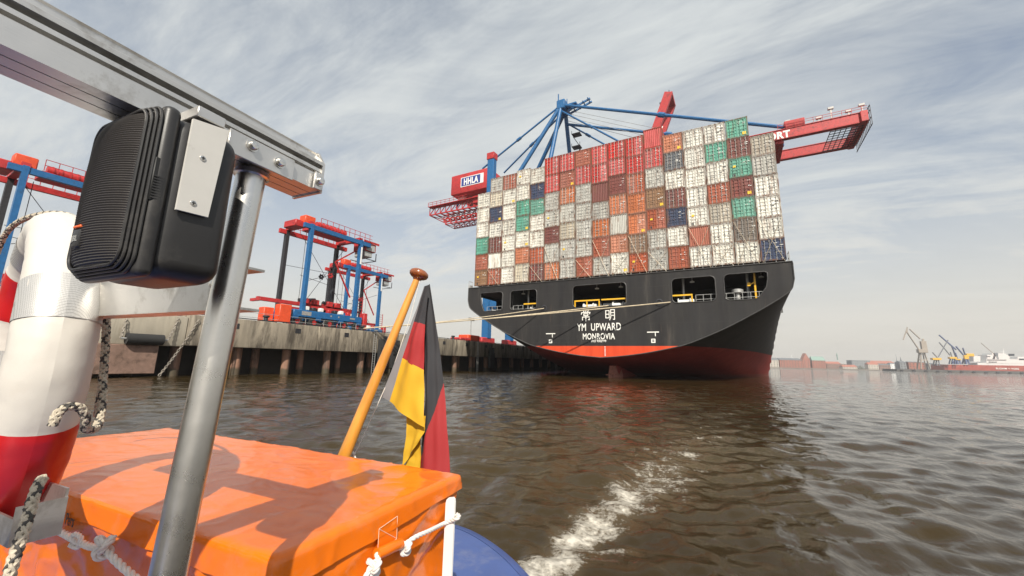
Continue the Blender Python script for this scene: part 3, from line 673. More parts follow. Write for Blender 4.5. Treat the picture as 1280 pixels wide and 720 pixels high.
chain((QU + .1, -35.8, 4.9), (QU + .3, -38.0, 0.1), .25, 'hanging_chain', 'long rusty chain hanging from the quay wall down to the water beside the fender', link=.28, r=.028)
# dark vertical rubber fender with two posts, further along
for y in (-15.2, -13.0, 12.0):
    q = MB(); q.rbox((QU - .05, y, 0.6), (QU + .45, y + 1.4, 4.4), 0.1, 2); q.box((QU + .45, y + .1, 2.5), (QU + .6, y + 1.3, 3.4)); q.build('fender_block', rubber, quay)
for y in (-33.5, -16.0, -5.0, 8.0):
    q = MB()
    for dx in (0, .4): q.cyl((QU + .1, y + dx, -1), (QU + .1, y + dx, QT), 0.03, 6)
    for z in np.arange(0, QT, .3): q.cyl((QU + .1, y, z), (QU + .1, y + .4, z), 0.02, 5)
    q.build('ladder', grey_steel, quay)
q = MB()
for y in np.arange(-60, -8, 2.4): q.cyl((QU - 2.6, y, QT - .02), (QU - 2.6, y, QT + 1.0), .03, 6)
for z in (.5, 1.0): q.cyl((QU - 2.6, -60, QT + z), (QU - 2.6, -9, QT + z), .025, 6)
q.build('guard_rail', grey_steel, quay)
# bollards
bol = None
bolx = [(-17.2, 'far'), (-29.5, 'n'), (2.0, 'x')]
for k, (y, _) in enumerate(bolx):
    if bol is None:
        q = MB(); q.lathe([(0.34, 0), (0.30, .1), (0.20, .2), (0.19, .45), (0.33, .55), (0.33, .66), (0.2, .72), (0, .72)], (0, 0, 0), n=14); bol = q.build('bollard', dark_steel, base=(0, 0, 0)); o = bol
    else: o = bol.copy(); COL.objects.link(o)
    o.location = (QU - .9, y, QT - .01)
    tag(o, ['dark bollard on the quay edge that holds the mooring lines', 'dark bollard on the quay left of the mooring lines', 'dark bollard on the quay nearest the ship'][k], 'bollard', 'bollards along the quay edge')

# ------------------------------------------------------------------ straddle carriers
def make_straddle():
    """local axes: x along the quay, y away from the water, z up; origin under the near left leg"""
    r = thing('straddle_carrier', (0, 0, 0), '', 'straddle carrier', 'red and blue straddle carriers on the quay', local=True)
    W, D, H = 7.4, 5.0, 12.6
    lb = blue_paint
    for y, m in ((0, lb), (D, dark_steel)):  # far legs coloured dark: the shade they stand in is put into the colour
        for x in (0, W):
            q = MB(); q.bar((x, y, 1.9), (x, y, H), 0.40, 0.55, up=(0, 1, 0)); q.build('leg', m, r)
        q = MB(); q.rbox((-1.2, y - .34, 1.2), (W + 1.1, y + .34, 2.0), 0.06, 1)
        for x in (-.9, 2.0, 5.2, W + .6): q.box((x - .3, y - .42, .9), (x + .3, y + .42, 1.2))
        q.build('wheel_beam', lb, r)
        for x in (-.55, 1.6, 3.7, 5.8, 7.9):
            t = MB(); t.lathe([(0.3, -.22), (0.6, -.22), (0.66, -.1), (0.66, .1), (0.6, .22), (0.3, .22)], (x, y, .68), axis=(0, 1, 0), n=18); w_ = t.build('wheel', rubber, r)
            t = MB(); t.lathe([(0, -.14), (0.3, -.2), (0.3, .2), (0, .14)], (x, y, .68), axis=(0, 1, 0), n=12); t.build('rim', red_paint, w_)
        q = MB(); q.bar((-1.0, y, H - .35), (W + 1.6, y, H - .35), 0.4, 0.55); q.build('top_girder', lb if y == 0 else red_paint, r)
    for x in (0, W):
        q = MB(); q.bar((x, 0, H + .1), (x, D, H + .1), 0.55, 0.5, up=(0, 0, 1)); q.build('cross_girder', red_paint, r)
    # machinery on top
    q = MB(); q.rbox((-.7, .4, H + .05), (.7, 1.6, H + 1.1), 0.08, 1); q.build('engine_house', orange_red, r)
    q = MB(); q.rbox((-1.6, .8, H - .5), (-.5, 3.2, H + .35), 0.08, 1); q.build('radiator_box', red_paint, r)
    q = MB(); q.cyl((1.4, 1.3, H + .55), (5.6, 1.3, H + .55), 0.42, 14)
    for x in np.arange(1.7, 5.6, .55): q.cyl((x, 1.3, H + .55), (x + .12, 1.3, H + .55), 0.48, 14)
    q.box((1.0, .4, H + .0), (6.3, 2.2, H + .15)); q.rbox((1.2, 2.4, H), (6.6, 3.9, H + .7), .06, 1); q.build('hoist_drum', red_paint, r)
    for x0, x1, y in ((1, 9.3, -.25), (1, 9.3, 5.2)):
        q = MB()
        for x in np.arange(x0, x1, .85): q.bar((x, y, H), (x, y, H + 1.05), 0.05)
        for z in (.5, 1.05): q.bar((x0, y, H + z), (x1 - .2, y, H + z), 0.05)
        q.build('walkway_railing', red_paint, r)
    # driver's cab hanging off the right end
    q = MB(); q.rbox((W + .9, .2, H - 1.1), (W + 2.9, 2.6, H + .1), 0.12, 2); q.bar((W + .6, .1, H + .2), (W + 3.3, .1, H + .2), .1, .3); q.bar((W + .6, 2.7, H + .2), (W + 3.3, 2.7, H + .2), .1, .3); cab = q.build('cab', red_paint, r)
    q = MB(); q.box((W + 1.2, .185, H - 1.0), (W + 2.7, .22, H - .15)); q.box((W + 2.86, .4, H - 1.0), (W + 2.92, 2.4, H - .15)); q.rbox((W + 1.0, .3, H - 1.9), (W + 2.4, 2.4, H - 1.12), .08, 1); q.build('cab_window', mat('cab_window', (0.35, 0.36, 0.36), 0.2, var=0.2), cab)
    q = MB()
    for a, b in (((W + .7, .1, H - .3), (W + .7, .1, H - 2.3)), ((W + .7, .1, H - 2.3), (W + 2.9, .1, H - 2.3)), ((W + 2.9, .1, H - 2.3), (W + 2.9, .1, H - 1.2)), ((W + .7, 2.7, H - 2.3), (W + 2.9, 2.7, H - 2.3)), ((W + 2.9, .1, H - 2.3), (W + 2.9, 2.7, H - 2.3))): q.bar(a, b, .09)
    q.build('cab_platform', dark_steel, r)
    # spreader low between the legs, its red arm reaching out left
    q = MB(); q.bar((-3.9, 2.5, 3.0), (W + 1.6, 2.5, 3.0), 0.5, 0.42); q.bar((-3.9, 1.4, 2.85), (-3.9, 3.6, 2.85), .35, .3); q.bar((W + 1.6, 1.4, 2.85), (W + 1.6, 3.6, 2.85), .35, .3)
    for x in (1.3, 2.6, 4.6, 5.8): q.rbox((x, 1.8, 3.1), (x + .8, 3.2, 3.75), .05, 1)
    q.bar((.4, .9, 2.6), (6.8, .9, 2.6), .3, .3); q.bar((.4, 4.1, 2.6), (6.8, 4.1, 2.6), .3, .3); q.build('spreader', red_paint, r)
    q = MB(); q.rbox((2.6, 1.2, 2.25), (4.6, 3.8, 2.65), .05, 1); q.cyl((1.0, 2.5, 3.5), (3.2, 2.5, 3.8), .22, 10); q.cyl((4.2, 2.3, 3.6), (6.9, 2.3, 3.3), .2, 10); q.build('headblock', dark_steel, r)
    q = MB(); q.rbox((-2.9, -.5, .35), (-1.55, .5, 2.35), .06, 1); q.rbox((-4.1, .4, .35), (-3.0, 1.5, 1.9), .06, 1); q.build('fuel_tank', orange_red, r)
    q = MB(); q.rbox((W + 1.3, -.4, .4), (W + 1.9, .5, 2.6), .05, 1)
    for x in (W + .9, W + 1.7): q.bar((x, .6, 2.2), (x, .6, 5.0), .08)
    for z in np.arange(2.4, 5, .4): q.bar((W + .9, .6, z), (W + 1.7, .6, z), .06)
    q.build('access_ladder', red_paint, r)
    q = MB()
    for a, b in (((0.3, 2.5, H - .8), (W - .6, 1, 2.6)), ((W - .4, 2.5, H - .8), (.5, 1, 2.6)), ((.3, 4.9, 8.0), (W - .3, 4.9, 8.2)), ((.3, .3, 5.6), (W - .4, .3, 8.4)), ((1.0, 2.5, H - .5), (1.0, 2.5, 3.2)), ((W - 1, 2.5, H - .5), (W - 1, 2.5, 3.2)), ((.5, 2, 6.5), (W - .5, 4, 6.2))): q.cyl(a, b, .03, 5)
    q.build('hoist_cable', dark_steel, r)
    for x, z, m in ((3.6, 6.9, dark_steel), (4.9, 7.3, red_paint)):
        q = MB(); q.lathe([(.12, -.1), (.3, -.1), (.3, .1), (.12, .1), (.12, -.1)], (x, 2.3, z), axis=(0, 1, 0), n=12)
        for k in range(6): a = k * PI / 3; q.bar((x + .25 * math.cos(a), 2.3, z + .25 * math.sin(a)), (x + .42 * math.cos(a), 2.3, z + .42 * math.sin(a)), .1, .08)
        q.build('cable_sheave', m, r)
    q = MB(); q.bar((W - .3, .8, H - 1.6), (4.3, .8, 8.9), .16); q.bar((4.3, .8, 8.9), (W - .3, .8, 4.6), .16); q.build('brace', red_paint, r)
    q = MB(); q.bar((W + .02, -.30, H - 3.4), (W + .02, -.28, H - 1.0), .22, .06, up=(0, 1, 0)); q.build('white_plate', white_paint, r)
    for a, b, c_, d_ in ((-.2, 1.0, 1.4, 1.85), (3.6, 3.8, 1.55, 1.75), (4.7, 4.9, 1.55, 1.75), (6.5, 7.3, 1.55, 1.75)): q = MB(); q.box((a, -.36, c_), (b, -.343, d_)); q.build('white_plate', grey_steel, r)
    for k, (x, z, m) in enumerate(((.3, 2.05, white_paint), (2.2, 2.05, white_paint), (3.3, 2.0, red_paint), (5.1, 2.05, white_paint), (6.2, 2.0, red_paint), (1.2, 2.0, dark_steel), (4.2, 2.0, dark_steel))): q = MB(); q.rbox((x, -.2, z), (x + .5, .3, z + .45), .05, 1); q.build('valve_box', m, r)
    q = MB(); q.rbox((3.1, -.1, .5), (3.9, .1, 1.0), .03, 1); q.build('warning_light_bar', yellow_paint, r)
    return r
s1 = make_straddle()
def place_sc(o, u, fw, lab): o.location = (u, fw, QT - .02); o.rotation_euler = (0, 0, PI / 2); o['label'] = lab
place_sc(s1, -7.5, -24.3, 'nearer red and blue straddle carrier on the quay, fully in view left of the flag')
s2 = copy_tree(s1); place_sc(s2, -21.7, -7.4, 'smaller looking straddle carrier parked behind and right of the nearer one')
s3 = copy_tree(s1); place_sc(s3, -16.8, -45.5, 'straddle carrier at the far left edge, partly hidden by the black speaker and lifebuoy')

# ------------------------------------------------------------------ gantry crane over the ship
def truss(q, a, b, h, w, n, r=.12, mi=0):
    a = Vector(a); b = Vector(b); z = Vector((0, 0, h)); y = Vector((0, w, 0))
    for o in (Vector(), z, y, y + z): q.bar(a + o, b + o, r * 1.6, mi=mi)
    for k in range(n):
        p0 = a.lerp(b, k / n); p1 = a.lerp(b, (k + 1) / n)
        for o in (Vector(), y):
            q.bar(p0 + o, p1 + z + o, r, mi=mi); q.bar(p0 + o, p0 + z + o, r, mi=mi)
        q.bar(p0, p1 + y, r, mi=mi); q.bar(p0 + y, p0, r, mi=mi)
def gantry():
    NY, FY = 46.5, 57.0; GZ = 50.5
    r = thing('gantry_crane', (-16, 50.5, QT), 'blue and red ship to shore gantry crane with its boom lowered over the containers', 'gantry crane')
    P = lambda px, py, y: on_y(px, py, y)
    a = P(1088, 141.5, NY); b = P(968, 171.5, NY); z0 = b.z; xe = a.x - 1.6
    # two boom girders
    zt = 53.7
    for y, nm in ((NY, 'n'), (FY, 'f')):
        q = MB(); q.rbox((-34, y - .55, zt - 2.15), (xe, y + .55, zt), .08, 1); q.box((-34, y - .7, zt - .12), (xe, y + .7, zt + .02)); q.box((-34, y - .6, zt - 2.25), (xe - .2, y + .6, zt - 2.15)); q.build('boom_girder', red_paint, r)
    q = MB(); q.rbox((xe - .2, NY - 1, zt - 2.3), (xe + 1.0, FY + 1, zt + .1), .1, 1); q.build('boom_tie', red_paint, r); q = MB(); q.rbox((47.4, NY, zt - 3.0), (49.0, FY, zt - .8), .1, 1)
    q.build('boom_tie', red_paint, r)
    q = MB()
    for x in np.arange(xe - 5, xe + .8, .9): q.bar((x, NY + .6, zt - 2.3), (x, FY - .6, zt - 2.3), .12)
    for y in np.arange(NY + .8, FY, 1.1): q.bar((xe - 5, y, zt - 2.3), (xe + .8, y, zt - 2.3), .12)
    for y in np.arange(NY - 1, FY + 1, 1.0): q.bar((xe + 1.4, y, zt - 3.2), (xe + 1.4, y, zt + 1.0), .1)
    for z in (zt - 3.2, zt - 1.6, zt, zt + 1): q.bar((xe + 1.4, NY - 1, z), (xe + 1.4, FY + 1, z), .12)
    q.build('tip_platform', dark_steel, r)
    q = MB()
    for x in np.arange(48, xe + 1, 1.6): q.bar((x, NY - .9, zt), (x, NY - .9, zt + 1.05), .07)
    for h in (.55, 1.05): q.bar((48, NY - .9, zt + h), (xe + 1, NY - .9, zt + h), .07)
    q.build('boom_railing', red_paint, r)
    for x, h in ((55.5, .8), (60.5, .9), (xe - 4.6, 2.4), (xe + .4, 1.6), (50, 1.6)):
        q = MB(); q.bar((x, NY, zt), (x, NY, zt + h), .25); q.rbox((x - .5, NY - .3, zt + h), (x + .5, NY + .3, zt + h + .5), .05, 1); q.build('floodlight', mat('lamp_housing', (0.5, 0.48, 0.45), 0.4), r)
    q = MB(); q.rbox((49.3, NY - .7, zt + .1), (53.0, NY + 1.2, zt + 1.7), .1, 1); q.build('sheave_house', red_paint, r)
    V, Fs = text_mesh('PORT', 2.2, .01, .09); xs = [v.x for v in V]; k = 5.2 / (max(xs) - min(xs))
    q = MB(); q.add([(47.5 + (p.x - (max(xs) + min(xs)) / 2) * k + 0.1, NY - .60 - p.z, zt - 2.05 + p.y) for p in V], Fs); q.build('lettering', lett, r)
    # legs
    for x, nm in ((-26.5, 'l'), (-7.2, 'w')):
        for y in (NY - 1.5, FY + 1.5):
            q = MB(); q.rbox((x - 1.15, y - .9, QT + 3), (x + 1.15, y + .9, zt + (10.5 if x < -20 and y < 50 else 1)), .1, 1); q.build('leg', blue_paint, r)
            q = MB(); q.rbox((x - .9, y - 3.5, QT + .9), (x + .9, y + 3.5, QT + 3.2), .2, 1)
            for k in range(6): q.cyl((x - .3, y - 3 + k * 1.2, QT + .5), (x + .3, y - 3 + k * 1.2, QT + .5), .5, 12)
            q.build('bogie', red_paint, r)
    q = MB(); q.rbox((-27.9, NY - 2.6, zt + 10.4), (-25.2, NY - .3, zt + 12.6), .1, 1); q.build('leg_cap', red_paint, r)
    q = MB()
    for x in (-26.5, -7.2): q.rbox((x - .8, NY - 1.5, QT + 12), (x + .8, FY + 1.5, QT + 14), .1, 1); q.rbox((x - .8, NY - 1.5, zt - 5.3), (x + .8, FY + 1.5, zt - 3.2), .1, 1)
    for y in (NY - 1.5, FY + 1.5): q.rbox((-26.5, y - .6, QT + 12), (-7.2, y + .6, QT + 14), .1, 1); q.cyl((-26.5, y, QT + 14), (-7.2, y, zt - 5), .45, 12)
    q.build('portal_beam', blue_paint, r)
    # apex frame and stays
    ap = Vector((-4.6, 50.2, 78.6))
    A1 = ap + Vector((0, -1.6, 0)); A2 = ap + Vector((0, 1.6, 0))
    for a_, px, py, y in ((A1, 650, 214, NY), (A1, 688, 199, NY), (A2, 674, 208, FY), (A2, 712, 192, FY)):
        p = P(px, py, y); d = (p - a_); t = (zt - a_.z) / d.z; e = a_ + d * t
        q = MB(); q.cyl(a_, e, .62, 12); q.build('mast_leg', blue_paint, r)
    q = MB(); q.rbox(ap - Vector((1.3, 2.4, 1.6)), ap + Vector((1.3, 2.4, 1.4)), .2, 1); q.rbox(ap + Vector((1, -1.4, -.6)), ap + Vector((4.6, 1.2, -.1)), .05, 1); q.bar(ap + Vector((-.8, -2, 1.2)), ap + Vector((-.8, -2, 3.6)), .25); q.bar(ap + Vector((.8, 1, 1.2)), ap + Vector((.8, 1, 3.4)), .2)
    for y in (-1, .6): q.bar(ap + Vector((2, y, -2.2)), ap + Vector((8.5, y + 1, .4)), .4, .5)
    for k in range(5): q.bar(ap + Vector((2 + k * 1.5, -1, -2.2 + k * .6)), ap + Vector((2 + k * 1.5, 1.6, -2.2 + k * .6)), .25)
    q.build('mast_head', blue_paint, r)
    def stay(a_, px, py, y, rr=.3, nm='stay'):
        q = MB(); q.cyl(a_, P(px, py, y), rr, 8)
        m_ = a_.lerp(P(px, py, y), .52); d = (P(px, py, y) - a_).normalized(); q.cyl(m_ - d * .8, m_ + d * .8, rr * 1.7, 8); q.build(nm, blue_paint, r)
    stay(A1, 985, 159.5, NY, .42); stay(A2 + Vector((1, 0, -5)), 980, 182, FY, .4); stay(A1, 603, 211, NY, .28); stay(A2, 630, 216, FY, .28)
    stay(A1 + Vector((0, 0, -2)), 776, 178, NY, .26); stay(A2 + Vector((0, 0, -4)), 762, 184, FY, .26); 
    q = MB()
    for k in range(4): q.cyl(ap + Vector((1, .4 * k, -1 - k)), (22.5, 52, zt + 11 - 1.5 * k), .06, 5)
    q.build('rope', grey_steel, r)
    q = MB()
    for k in range(3):
        z = 71 - k * 4.2; q.box((-3.2, 53.4, z), (-.6, 55.6, z + .25)); q.bar((-3.2 + 2.4 * (k % 2), 55, z), (-.8 - 2.4 * (k % 2), 55, z - 4.2), .5, .2)
        for x in (-3.2, -.6): q.bar((x, 53.5, z), (x, 53.5, z + 1.2), .12)
    q.build('stair', dark_steel, r)
    # back reach: machinery house, cabin, trolley truss
    hz = 56.0; x0 = P(570, 240, NY).x; x1 = -27.5
    q = MB()
    q.rbox((x0 - 1.0, NY - 1.5, zt + 1.6), (x1, FY, zt + 8.3), .25, 2); h_ = q.build('machinery_house', red_paint, r)
    q = MB(); q.box((x0 + 3.0, NY - 1.56, zt + 3.6), (x1 - 2.0, NY - 1.52, zt + 6.9)); q.build('sign_panel', white_paint, h_)
    q = MB(); q.box((x0 + 3.3, NY - 1.60, zt + 3.85), (x1 - 3.2, NY - 1.57, zt + 6.65)); q.build('sign_field', mat('sign_blue', (0.03, 0.05, 0.22), .5), h_)
    V, Fs = text_mesh('HHLA', 3.0, .01, .1); xs = [v.x for v in V]; k = 5.6 / (max(xs) - min(xs)); 
    q = MB(); q.add([(x0 + 7.1 + (p.x - (max(xs) + min(xs)) / 2) * k, NY - 1.63 - p.z, zt + 4.2 + p.y) for p in V], Fs); q.build('lettering', lett, h_)
    q = MB(); truss(q, (-52, NY - .2, zt - 3.3), (-27, NY - .2, zt - 3.3), 2.6, 7.6, 11, .22)
    truss(q, (-46, NY + 1, zt - 7.0), (-29, NY + 1, zt - 7.0), 1.8, 5, 8, .16)
    for x in (-45, -38, -31):
        for y in (NY + 1, NY + 6): q.bar((x, y, zt - 5.2), (x, y, zt - 3.2), .2)
    q.build('back_reach_truss', red_paint, r)
    q = MB()
    for x in np.arange(-52, -36, 1.8): q.bar((x, NY - 1.2, zt - .6), (x, NY - 1.2, zt + .8), .1)
    q.bar((-52, NY - 1.2, zt + .8), (-36, NY - 1.2, zt + .8), .12); q.bar((-52, NY - 1.2, zt + .1), (-36, NY - 1.2, zt + .1), .1); q.box((-52, NY - 1.3, zt - .7), (-30, NY + 1, zt - .5)); q.build('walkway', red_paint, r)
    q = MB(); q.rbox((-41, NY + 1, zt - .4), (-38.5, NY + 3, zt + 1.6), .1, 1); q.build('white_cabinet', white_paint, r)
    q = MB(); q.cyl((x0 - 2, NY + 3, zt - 1), (x0 + 5, NY + 3, zt + 9), .3, 8); q.build('tail_stay', blue_paint, r)
    q = MB()
    for x in (-32, -30.2, -33.5): q.cyl((x, NY + 2, zt - 7), (x - .3, NY + 2, zt - 10.5), .08, 5)
    q.build('festoon_cable', dark_steel, r)
gantry()
# second crane farther along with its boom raised
def raised_crane():
    Y0 = 96; r = thing('gantry_crane', (-16, Y0 + 4, QT), 'farther red crane boom raised almost upright behind the container stack', 'gantry crane')
    top = on_y(836, 116, Y0); bot = on_y(817, 170, Y0); d = (bot - top).normalized()
    zt = 60; foot = top + d * 60
    for y in (Y0, Y0 + 8):
        o = Vector((0, y - Y0, 0)); q = MB(); q.bar(top + o, foot + o, 3.0, 1.5, up=(0, 1, 0)); q.build('boom_girder', red_paint, r)
    q = MB(); q.bar(top + Vector((0, 0, -.5)), top + Vector((0, 8, -.5)), 2.6, 1.6); q.bar(top + d * 22, top + d * 22 + Vector((0, 8, 0)), 1.4, 1.4)
    q.build('boom_tie', red_paint, r)
    q = MB(); q.bar(top + Vector((-3, .5, -3)), top + Vector((-1, .5, -2)), .3); q.bar(top + Vector((0, 1, 0)), top + Vector((0, 1, 1.8)), .25); q.rbox(top + Vector((-3.6, .2, -3.4)), top + Vector((-2.4, 1.4, -2.8)), .1, 1); q.build('floodlight', dark_steel, r)
    V, Fs = text_mesh('PORT', 2.3, .01, .07); xs = [v.x for v in V]; w_ = max(xs) - min(xs)
    s = d.cross(Vector((0, 1, 0))).normalized(); s = s if s.x < 0 else -s
    q = MB(); base = top + d * 10 + Vector((0, -.80, 0))
    up_ = -d
    q.add([base + up_ * (p.x - w_) * 1.3 * (1.0) - s * (-.9 + p.y * -1) * -1.0 + Vector((0, -p.z, 0)) for p in V], Fs); q.build('lettering', lett, r)
    for x in (-25, -7.4):
        for y in (Y0 - 1, Y0 + 9):
            q = MB(); q.rbox((x - 1, y - .8, QT + .1), (x + 1, y + .8, 52), .1, 1); q.build('leg', blue_paint, r)
raised_crane()

# ------------------------------------------------------------------ mooring lines
ropem = mat('mooring_rope', (0.48, 0.40, 0.28), 0.8, var=0.25, bump=.5, bscale=8)
bp = Vector((QU - .9, -17.2, QT + .35))
lines = [((30.2, FT - .15, 9.40), .12, .07, 'longest mooring rope, from beside the right hand yellow guard to the quay'),
         ((22.6, FT - .15, 9.36), .25, .07, 'mooring rope from the middle stern opening to the quay'),
         ((13.3, FT - .15, 9.40), .3, .06, 'mooring rope from the left hand fairlead of the stern to the quay'),]
for k, (a, sag, rr, lab) in enumerate(lines):
    a = Vector(a); b = bp + Vector((0, .15 * k, .04 * k)); pts = []
    for t in np.linspace(0, 1, 40): p = a.lerp(b, t); p.z -= sag * 4 * t * (1 - t); pts.append(p)
    q = MB(); q.tube(pts, rr, 6); tag(q.build('mooring_line', ropem), lab, 'mooring line', 'mooring lines at the stern')

# quay clutter
def far_mast():
    p = on_x(588, 425, -40); r = thing('floodlight_mast', (-40, p.y, QT), 'slim floodlight mast standing on the quay left of the ship', 'light mast')
    top = on_x(587.5, 399, -40)
    q = MB(); q.cyl((-40, p.y, QT), (-40, p.y, top.z), .28, 8, r2=.14); q.build('pole', grey_steel, r)
    q = MB(); q.box((-40.2, p.y - 1.6, top.z - .4), (-39.8, p.y + 1.6, top.z - .2)); q.box((-40.2, p.y - 1.3, top.z + .4), (-39.8, p.y + 1.3, top.z + .55))
    for k in range(6): q.rbox((-40.1, p.y - 1.6 + k * .58, top.z - .2), (-39.5, p.y - 1.2 + k * .58, top.z + .3), .05, 1)
    q.build('lamp_frame', grey_steel, r)
far_mast()
def quay_box(y, x, wd, h, m, lab, nm='hatch_cover', cat='steel cover'):
    q = MB(); q.rbox((x - 2.4, y, QT), (x, y + wd, QT + h), .12, 1)
    for k in np.arange(y + .5, y + wd, 1.1): q.box((x - .02, k, QT + .1), (x + .06, k + .2, QT + h - .1))
    return tag(q.build(nm, m), lab, cat)
quay_box(7.0, -7.5, 3.2, .8, red_paint, 'low red steel box on the quay left of the crane leg', 'spreader_frame', 'spreader')
quay_box(11.5, -9, 4, 1.6, orange_red, 'orange red steel box on the quay beside the ship stern', 'spreader_frame', 'spreader')

# ------------------------------------------------------------------ far shore on the right
HC = CAM.copy()
def fp(px, py, d): return CAM + ray(px, py) * d
def hz_y(px): return 452.4 + (px - 640) * .0226
brick = mat('far_red_brick', (0.30, 0.115, 0.08), .8, var=.25, vscale=.15)
brick2 = mat('far_brown_brick', (0.23, 0.13, 0.10), .8, var=.25, vscale=.15)
cream_w = mat('far_cream_wall', (0.45, 0.40, 0.34), .8, var=.15, vscale=.1)
greyw = mat('far_grey_wall', (0.22, 0.23, 0.24), .8, var=.2, vscale=.1)
slate = mat('far_slate_roof', (0.13, 0.14, 0.15), .7, var=.2); copper = mat('far_green_copper_roof', (0.20, 0.30, 0.26), .7, var=.15); tile = mat('far_red_tile_roof', (0.34, 0.12, 0.08), .8, var=.2)
far_glass = mat('far_window_glass', (0.05, 0.055, 0.06), .3, var=.3)
def shore_block(px0, px1, pyt, d, wallm, roofm, lab, gable=0.0, cat='building', base=468, win=True, steep=False):
    """a building whose front runs between two bearings at distance d along the far bank"""
    A_ = fp(px0, hz_y(px0), d); B_ = fp(px1, hz_y(px1), d); A_.z = B_.z = 3.0
    c = (A_ + B_) / 2; ax = (B_ - A_); w_ = ax.length; ax.normalize(); dp = Vector((-ax.y, ax.x, 0))
    if dp.dot(c - CAM) < 0: dp = -dp
    H = fp((px0 + px1) / 2, pyt, d).z - 3.0
    r = thing('building', c, lab, cat)
    D = max(12, w_ * .35); hh = H * (1 - gable)
    def T(a, b, z): return c + ax * a + dp * b + Vector((0, 0, z))
    q = MB(); hw = w_ / 2
    q.add([T(-hw, 0, 0), T(hw, 0, 0), T(hw, D, 0), T(-hw, D, 0), T(-hw, 0, hh), T(hw, 0, hh), T(hw, D, hh), T(-hw, D, hh)], [(0,1,5,4),(1,2,6,5),(2,3,7,6),(3,0,4,7),(4,5,6,7)]); q.build('wall', wallm, r)
    q = MB(); e = .6
    if gable > 0:
        if steep: q.add([T(-hw, -e, hh), T(hw, -e, hh), T(hw, D, hh), T(-hw, D, hh), T(0, 0, H), T(0, D, H)], [(0,1,4),(1,2,5,4),(2,3,5),(3,0,4,5)])
        else: q.add([T(-hw - e, -e, hh), T(hw + e, -e, hh), T(hw + e, D + e, hh), T(-hw - e, D + e, hh), T(-hw * .9, D / 2, H), T(hw * .9, D / 2, H)], [(0,1,5,4),(1,2,5),(2,3,4,5),(3,0,4)])
    else:
        q.add([T(-hw - e, -e, hh), T(hw + e, -e, hh), T(hw + e, D + e, hh), T(-hw - e, D + e, hh), T(-hw - e, -e, hh + 1.2), T(hw + e, -e, hh + 1.2), T(hw + e, D + e, hh + 1.2), T(-hw - e, D + e, hh + 1.2)], [(0,1,5,4),(1,2,6,5),(2,3,7,6),(3,0,4,7),(4,5,6,7)])
    q.build('roof', roofm, r)
    if win and w_ > 12:
        fl = max(1, int(hh / 5)); n = max(2, min(8, int(w_ / 7)))
        for j in range(fl):
            for i in range(n):
                q = MB(); x = -hw + w_ * (i + .5) / n; z = 1.6 + j * (hh - 1) / fl; q.add([T(x - 1.3, -.12, z), T(x + 1.3, -.12, z), T(x + 1.3, -.12, z + 2.6), T(x - 1.3, -.12, z + 2.6), T(x - 1.3, .1, z), T(x + 1.3, .1, z), T(x + 1.3, .1, z + 2.6), T(x - 1.3, .1, z + 2.6)], [(0,1,2,3),(4,5,1,0),(3,2,6,7),(0,3,7,4),(1,5,6,2)]); q.build('window', far_glass, r)
    return r
DB = 1150
shore_block(963, 974, 447, DB, cream_w, slate, 'pale grey gabled building nearest to the ship on the far bank', .25)
shore_block(975.5, 1004, 447.5, DB, brick, slate, 'long red brick warehouse with grey roof on the far bank', .22)
shore_block(1004.5, 1013.5, 441.5, DB, brick, brick, 'tall pointed red brick gable at the end of the long warehouse', .45, steep=True)
shore_block(1016, 1033, 445.5, DB, brick, copper, 'red brick block with pale green roof on the far bank', .35)
shore_block(1034, 1052, 452, DB + 30, brick2, tile, 'low brown building below the wooded hill', .3)
shore_block(1054, 1072, 456, DB, cream_w, tile, 'low pale hall with red roof on the far bank', .5)
shore_block(1066, 1089, 451, DB + 120, greyw, slate, 'wide grey glass office block on the far bank', 0)
shore_block(1086, 1099, 453, DB, cream_w, tile, 'pale pink building with red roof right of the grey office block', .3)
shore_block(1100, 1113, 455, DB, brick2, slate, 'brown quayside shed on the far bank', .2)
shore_block(1114, 1124, 453.5, DB, white_paint, slate, 'white building behind the end of the dock', .15)
shore_block(1090, 1122, 451, DB + 180, brick2, tile, 'long brown roofs behind the white building', .3, win=False)
shore_block(1126, 1134, 451, 900, greyw, slate, 'dark grey shed beside the old dock crane', .2)
shore_block(1137, 1158, 452, 900, brick, slate, 'red brick dock workshop behind the old crane legs', .1)
shore_block(1161, 1170, 453.5, 900, greyw, slate, 'small dark building right of the old crane', .15)
shore_block(1171, 1180, 455, 900, orange_red, slate, 'small orange red shed at the bow of the dock', .1)
# bank and hill
def strip(px0, px1, d, zt, depth, nm, m, wav=0):
    P0 = []; P1 = []; P2 = []
    for k, px in enumerate(np.linspace(px0, px1, 30)):
        a = fp(px, hz_y(px), d); b = fp(px, hz_y(px), d + depth); hgt = zt + (wav * (noise.noise(Vector((px * .03, 3, 0))) + .3 * noise.noise(Vector((px * .12, 7, 0)))) if wav else 0)
        P0.append((a.x, a.y, -1)); P1.append((a.x, a.y, hgt if not wav else 3)); P2.append((b.x, b.y, hgt))
    q = MB(); q.grid([P0, P1, P2], smooth=False); return struct(q.build(nm, m))
bank = mat('far_bank_stone', (0.16, 0.14, 0.12), .9, var=.3, vscale=.05)
strip(930, 1420, DB - 25, 3.0, 500, 'far_bank', bank)
veg = mat('far_wooded_slope', (0.055, 0.06, 0.03), .9, var=.5, vscale=.06)
strip(945, 1130, DB + 60, 17, 260, 'far_hill', veg, 12)
